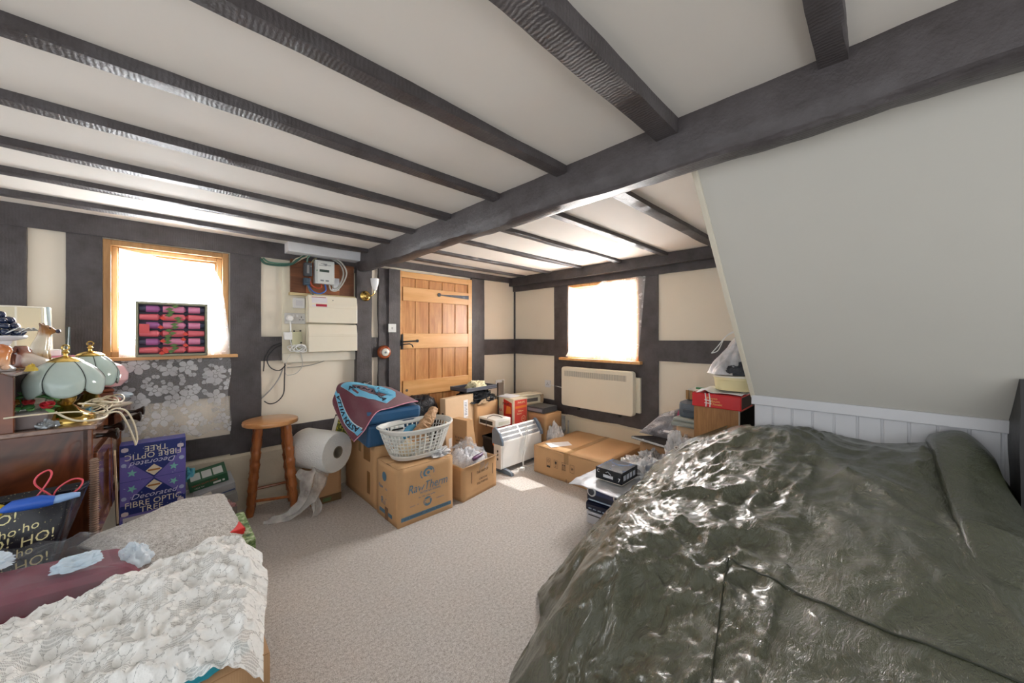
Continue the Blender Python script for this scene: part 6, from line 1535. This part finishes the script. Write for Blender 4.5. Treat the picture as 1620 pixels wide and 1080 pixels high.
b = MB(); b.box(-.02, .08, -.1706, -.17, .03, .114, m=0); b.box(.01, .05, -.1712, -.1706, .055, .095, m=1); b.box(.018, .042, -.1716, -.1712, .063, .087, m=0); b.text('P', .03, on_front(.03, -.172, .075), m=1, ext=.0003); b.build('purple_square', [M((96,62,150), .3), M((230,226,236), .4)], t)
t = thing('red_book', 'bright red flat box sticking out from under the carpet remnant', 'book', (.06, 2.13, .41), rz=.12)
MB().box(-.2, .19, -.13, .13, 0, .028).build('cover', M((222,44,42), .35), t, bevel=.004); MB().box(-.19, .195, -.12, .12, .006, .022).build('pages', M((196,40,40), .5), t)
t = carton('cardboard_box', 'large cardboard box under the gift bag and the burgundy cushion', (-.52, 2.04, 0), .0, .62, .54, .362, CARD3, tape=False)

# --- gift bag
t = thing('gift_bag', 'black gift bag printed all over with gold HO HO lettering', 'gift bag', (-.46, 2.18, .372), rz=.0)
GBM = NT('black_gold_print'); GBM.col(GBM.ramp(GBM.noise(150, 2), [(.30, lin((150,140,104))), (.33, lin((26,28,36)))])); GBM.set(Roughness=.22)
fl = [(-.30,-.10,0),(.17,-.10,0),(.215,-.085,.25),(-.30,-.085,.25)]
def gf(u, v): 
    x = lerp(-.30, lerp(.145,.215,v), u); y = lerp(-.105,-.085,v)-.018*math.sin(PI*u)*math.sin(PI*v)+.006*noise.noise(Vector((u*6, v*4, 1))); z = lerp(0,.34+.006*math.sin(u*9), v); return (x, y, z)
MB().grid(gf, 40, 24).build('front_panel', GBM.mat, t, smooth=True, auto=0, solid=.002)
MB().grid(lambda u, v: (lerp(-.30, lerp(.145,.245,v), u), lerp(.03,.06,v), lerp(0,.352,v)), 20, 12).build('back_panel', GBM.mat, t, smooth=True, auto=0, solid=.002)
def gs(u, v):
    a = Vector(gf(1, v)); c_ = Vector((lerp(.145,.245,v), lerp(.03,.06,v), lerp(0,.352,v))); p = a.lerp(c_, u); p.x += -.012*math.sin(u*PI)*v+.012*abs(u-.5)*0; return p
MB().grid(gs, 14, 14).build('side_gusset', M((34,38,52), .15, coat=.5), t, smooth=True, auto=0, solid=.002)
b = MB(); rows_ = [('ho ho', .042, 0.), ('HO!', .046, .3)]
random.seed(2); B = MB()
for r in range(8):
    z = .025+.04*r
    for c_ in range(5):
        x = -.22+c_*.094+(.045 if r % 2 else 0)+.006*r
        if x > .145: continue
        s_ = ('ho·ho', 'HO!')[(r+0) % 2] if True else ''
        g_ = MB().text(s_, .040 if r % 2 == 0 else .046, Rz(.16+random.uniform(-.05,.05)), ext=0, shear=.2, sx=.92)
        vs_ = []
        for (gx, gy, gz) in g_.v:
            X, Zc = x+gx, z+gy; v_2 = min(1, max(0, Zc/.34)); u_ = (X+.30)/(lerp(.145,.215,v_2)+.30); p = gf(min(.99, u_), v_2); vs_.append((X, p[1]-.0022, Zc))
        B.add(vs_, g_.f)
B.keepn = True; B.build('gold_lettering', M((226,216,160), .3, .2), t)
o = scrunch('yellow_packet', M((238,206,50), .35, bump=.3, bs=30), (-.50, 2.115, .715), (-.392, 2.10, .712), .026, 'bright yellow wrapped thing sticking out of the gift bag', 'packet', .2, 3)
GBH = 1
t = thing('folded_umbrella', 'folded blue umbrella with a pale handle lying across the top of the gift bag', 'umbrella', (-.405, 2.09, .712), rz=0, rot=(0, -.02, .0))
b = MB(); b.tube([(-.0,0,0),(.03,0,.008),(.09,0,.006),(.12,0,.0)], [.006,.02,.022,.016], 14); b.build('blue_canopy', M((44,96,196), .4, bump=.5, bs=60), t, smooth=True)
b = MB(); b.tube([(.115,0,0),(.13,0,.002),(.16,0,.004),(.18,0,.002)], [.013,.015,.012,.008], 14); b.build('pale_handle', M((150,186,232), .3), t, smooth=True)
cable('pink_ribbon', [(-.36,2.14,.70),(-.33,2.14,.73),(-.30,2.14,.79),(-.305,2.14,.815),(-.33,2.14,.80),(-.335,2.14,.77),(-.30,2.14,.72),(-.29,2.14,.70)], .003, M((232,92,104), .4), 'tall loop of pink cord rising from the gift bag', group='pink cord handles of the gift bag')
cable('pink_ribbon', [(-.30,2.145,.70),(-.285,2.145,.74),(-.25,2.145,.765),(-.225,2.145,.755),(-.235,2.145,.725),(-.27,2.145,.70)], .003, M((232,92,104), .4), 'lower loop of pink cord leaning right from the gift bag', group='pink cord handles of the gift bag')

# --- burgundy cushion in clear plastic
t = thing('burgundy_cushion', 'burgundy fabric cushion wrapped in clear plastic, behind the heap of lace', 'cushion', (-.36, 1.83, .372), rz=.18)
b = MB(); b.prism([(-.42,0),(.26,0),(.30,.12),(.26,.165),(-.05,.215),(-.42,.235)], -.10, .10, 'y'); o = b.build('cushion_body', M((122,26,54), .6, bump=.4, bs=40, var=.12), t, bevel=.03)
BAGF = film_mat('bag_film', .085, (222,232,242), .06, 16); BAGF.node_tree.nodes['Principled BSDF'].inputs['Specular IOR Level'].default_value = 1.
def bagf(u, v):
    x = lerp(-.78, -.055, u); y = lerp(1.66, 1.98, v)+.06*(u-.5)
    ed = min(1, 5*min(u+.15, 1-u))*min(1, 4*v+.5)
    z = .365+.05+.20*(1-u*.42)+(.035+.035*noise.noise(Vector((u*4, v*3, 2)))+.022*(1-2*abs(noise.noise(Vector((u*9, v*6, 7))))))*ed*(1-.0*v)
    if v < .15: z -= .05*(1-v/.15)
    return (x, y, z)
tag(MB().grid(bagf, 90, 50).build('clear_bag', BAGF, smooth=True, auto=0), 'large clear plastic bag spread over the burgundy cushion', 'plastic bag')
blob('tissue_wad', M((206,224,238), .8, bump=.6, bs=30), (-.20, 1.80, .575), .06, .04, .03, 'pale blue wad of tissue on the middle of the burgundy cushion', 'tissue', .25, 9, 2)
blob('tissue_wad', M((214,228,240), .8, bump=.6, bs=30), (-.42, 1.90, .60), .09, .05, .045, 'pale blue wad of tissue at the left end of the burgundy cushion', 'tissue', .25, 9, 6)
blob('tissue_wad', M((220,232,242), .8, bump=.6, bs=30), (-.075, 1.86, .50), .045, .05, .07, 'pale blue wad of tissue at the right tip of the plastic bag', 'tissue', .25, 9, 9)

# --- big carton with the heap of lace
t = carton('cardboard_box', 'cardboard box in the bottom left corner under the heap of lace', (-.28, 1.46, 0), 0, .97, .60, .45, CARD3, tape=False)
LC = NT('heavy_lace')
fl_ = LC.math('MAXIMUM', blossoms(LC, 0, 1, 13., .58), LC.math('MULTIPLY', blossoms(LC, 1, 0, 31., .52, 1., 1.5), .97)); pt_ = LC.math('MULTIPLY_ADD', LC.noise(90, 3), .3, .85)
net = LC.n('ShaderNodeTexWave', _wave_type='BANDS', Scale=150.); net.bands_direction = 'X'; LC.l(LC.co, net.inputs['Vector'])
net2 = LC.n('ShaderNodeTexWave', _wave_type='BANDS', Scale=60.); net2.bands_direction = 'Y'; LC.l(LC.co, net2.inputs['Vector'])
nt_ = LC.math('MAXIMUM', LC.math('GREATER_THAN', net.outputs['Fac'], .5), LC.math('GREATER_THAN', net2.outputs['Fac'], .72))
al = LC.math('MAXIMUM', LC.math('MULTIPLY', fl_, pt_), LC.math('MULTIPLY', nt_, .85)); al = LC.math('MAXIMUM', al, .4); LC.l(al, LC.b.inputs['Alpha'])
LC.col(LC.mix(LC.noise(4, 3), lin((246,246,242)), lin((255,255,254)))); LC.set(Roughness=.8)
LC.bump(LC.math('ADD', LC.math('MULTIPLY', LC.math('MULTIPLY', fl_, pt_), 1.1), LC.math('MULTIPLY', LC.noise(70, 3), .5)), .8, .008)
UB = [(-.80,1.60),(-.33,1.68),(-.20,1.71),(-.11,1.75),(.02,1.76),(.12,1.79),(.20,1.755),(.262,1.70)]
def lace(u, v, up=0., shr=0.):
    xm = float(np.interp(v, [0, .15, .5, 1], [.185, .205, .25, .265]))-shr
    x = lerp(-.80+shr, xm, u); yt = float(np.interp(x, [a for a, c in UB], [c for a, c in UB]))-shr; yb = 1.13+.015*math.sin(x*30)+shr
    y = lerp(yb, yt, v)
    z = .505+up+.035*math.sin(v*PI)
    q1 = Vector((x*4.2, y*4.2, 3.)); z += .030*noise.noise(q1)+.026*(1-2.2*abs(noise.noise(Vector((x*7+y*4, y*8-x*3, 5)))))+.013*(1-2.2*abs(noise.noise(Vector((x*20+y*9, y*20-x*9, 5)))))+.006*(1-2.2*abs(noise.noise(Vector((x*45, y*45, 5)))))
    e = x-(xm-.05)
    if e > 0: z -= e*1.3
    f_ = 1.19-y
    if f_ > 0: z -= f_*.8
    g_ = .12-v
    if v > .94: z -= (v-.94)*.35
    return (x+.008*noise.noise(Vector((y*14, 1, 1)))*(1 if e > 0 else 0), y, max(z, .30))
t = thing('lace_heap', 'heap of heavy white patterned lace spread over the corner cardboard box', 'lace', (0, 0, 0))
MB().grid(lambda u, v: lace(u, v), 220, 150).build('lace_cloth', LC.mat, t, smooth=True, auto=0)
MB().grid(lambda u, v: lace(.02+u*.94, .12+v*.85, -.012, .0), 120, 80).build('under_layer', sheer_mat('lace_under', .85, True, 12., th=.5, lo=.6, col=(240,240,234)), t, smooth=True, auto=0)
blob('white_padding', M((222,222,214), .9, bump=.5, bs=20), (-.34, 1.50, .462), .42, .20, .035, 'off-white folded cloth showing through the heap of lace', 'cloth', .15, 6, 2, flat=.5)
blob('teal_cloth', M((40,150,168), .7), (.04, 1.22, .458), .13, .045, .03, 'teal blue cloth under the front hem of the lace heap', 'cloth', .2, 6, 8, flat=.5)
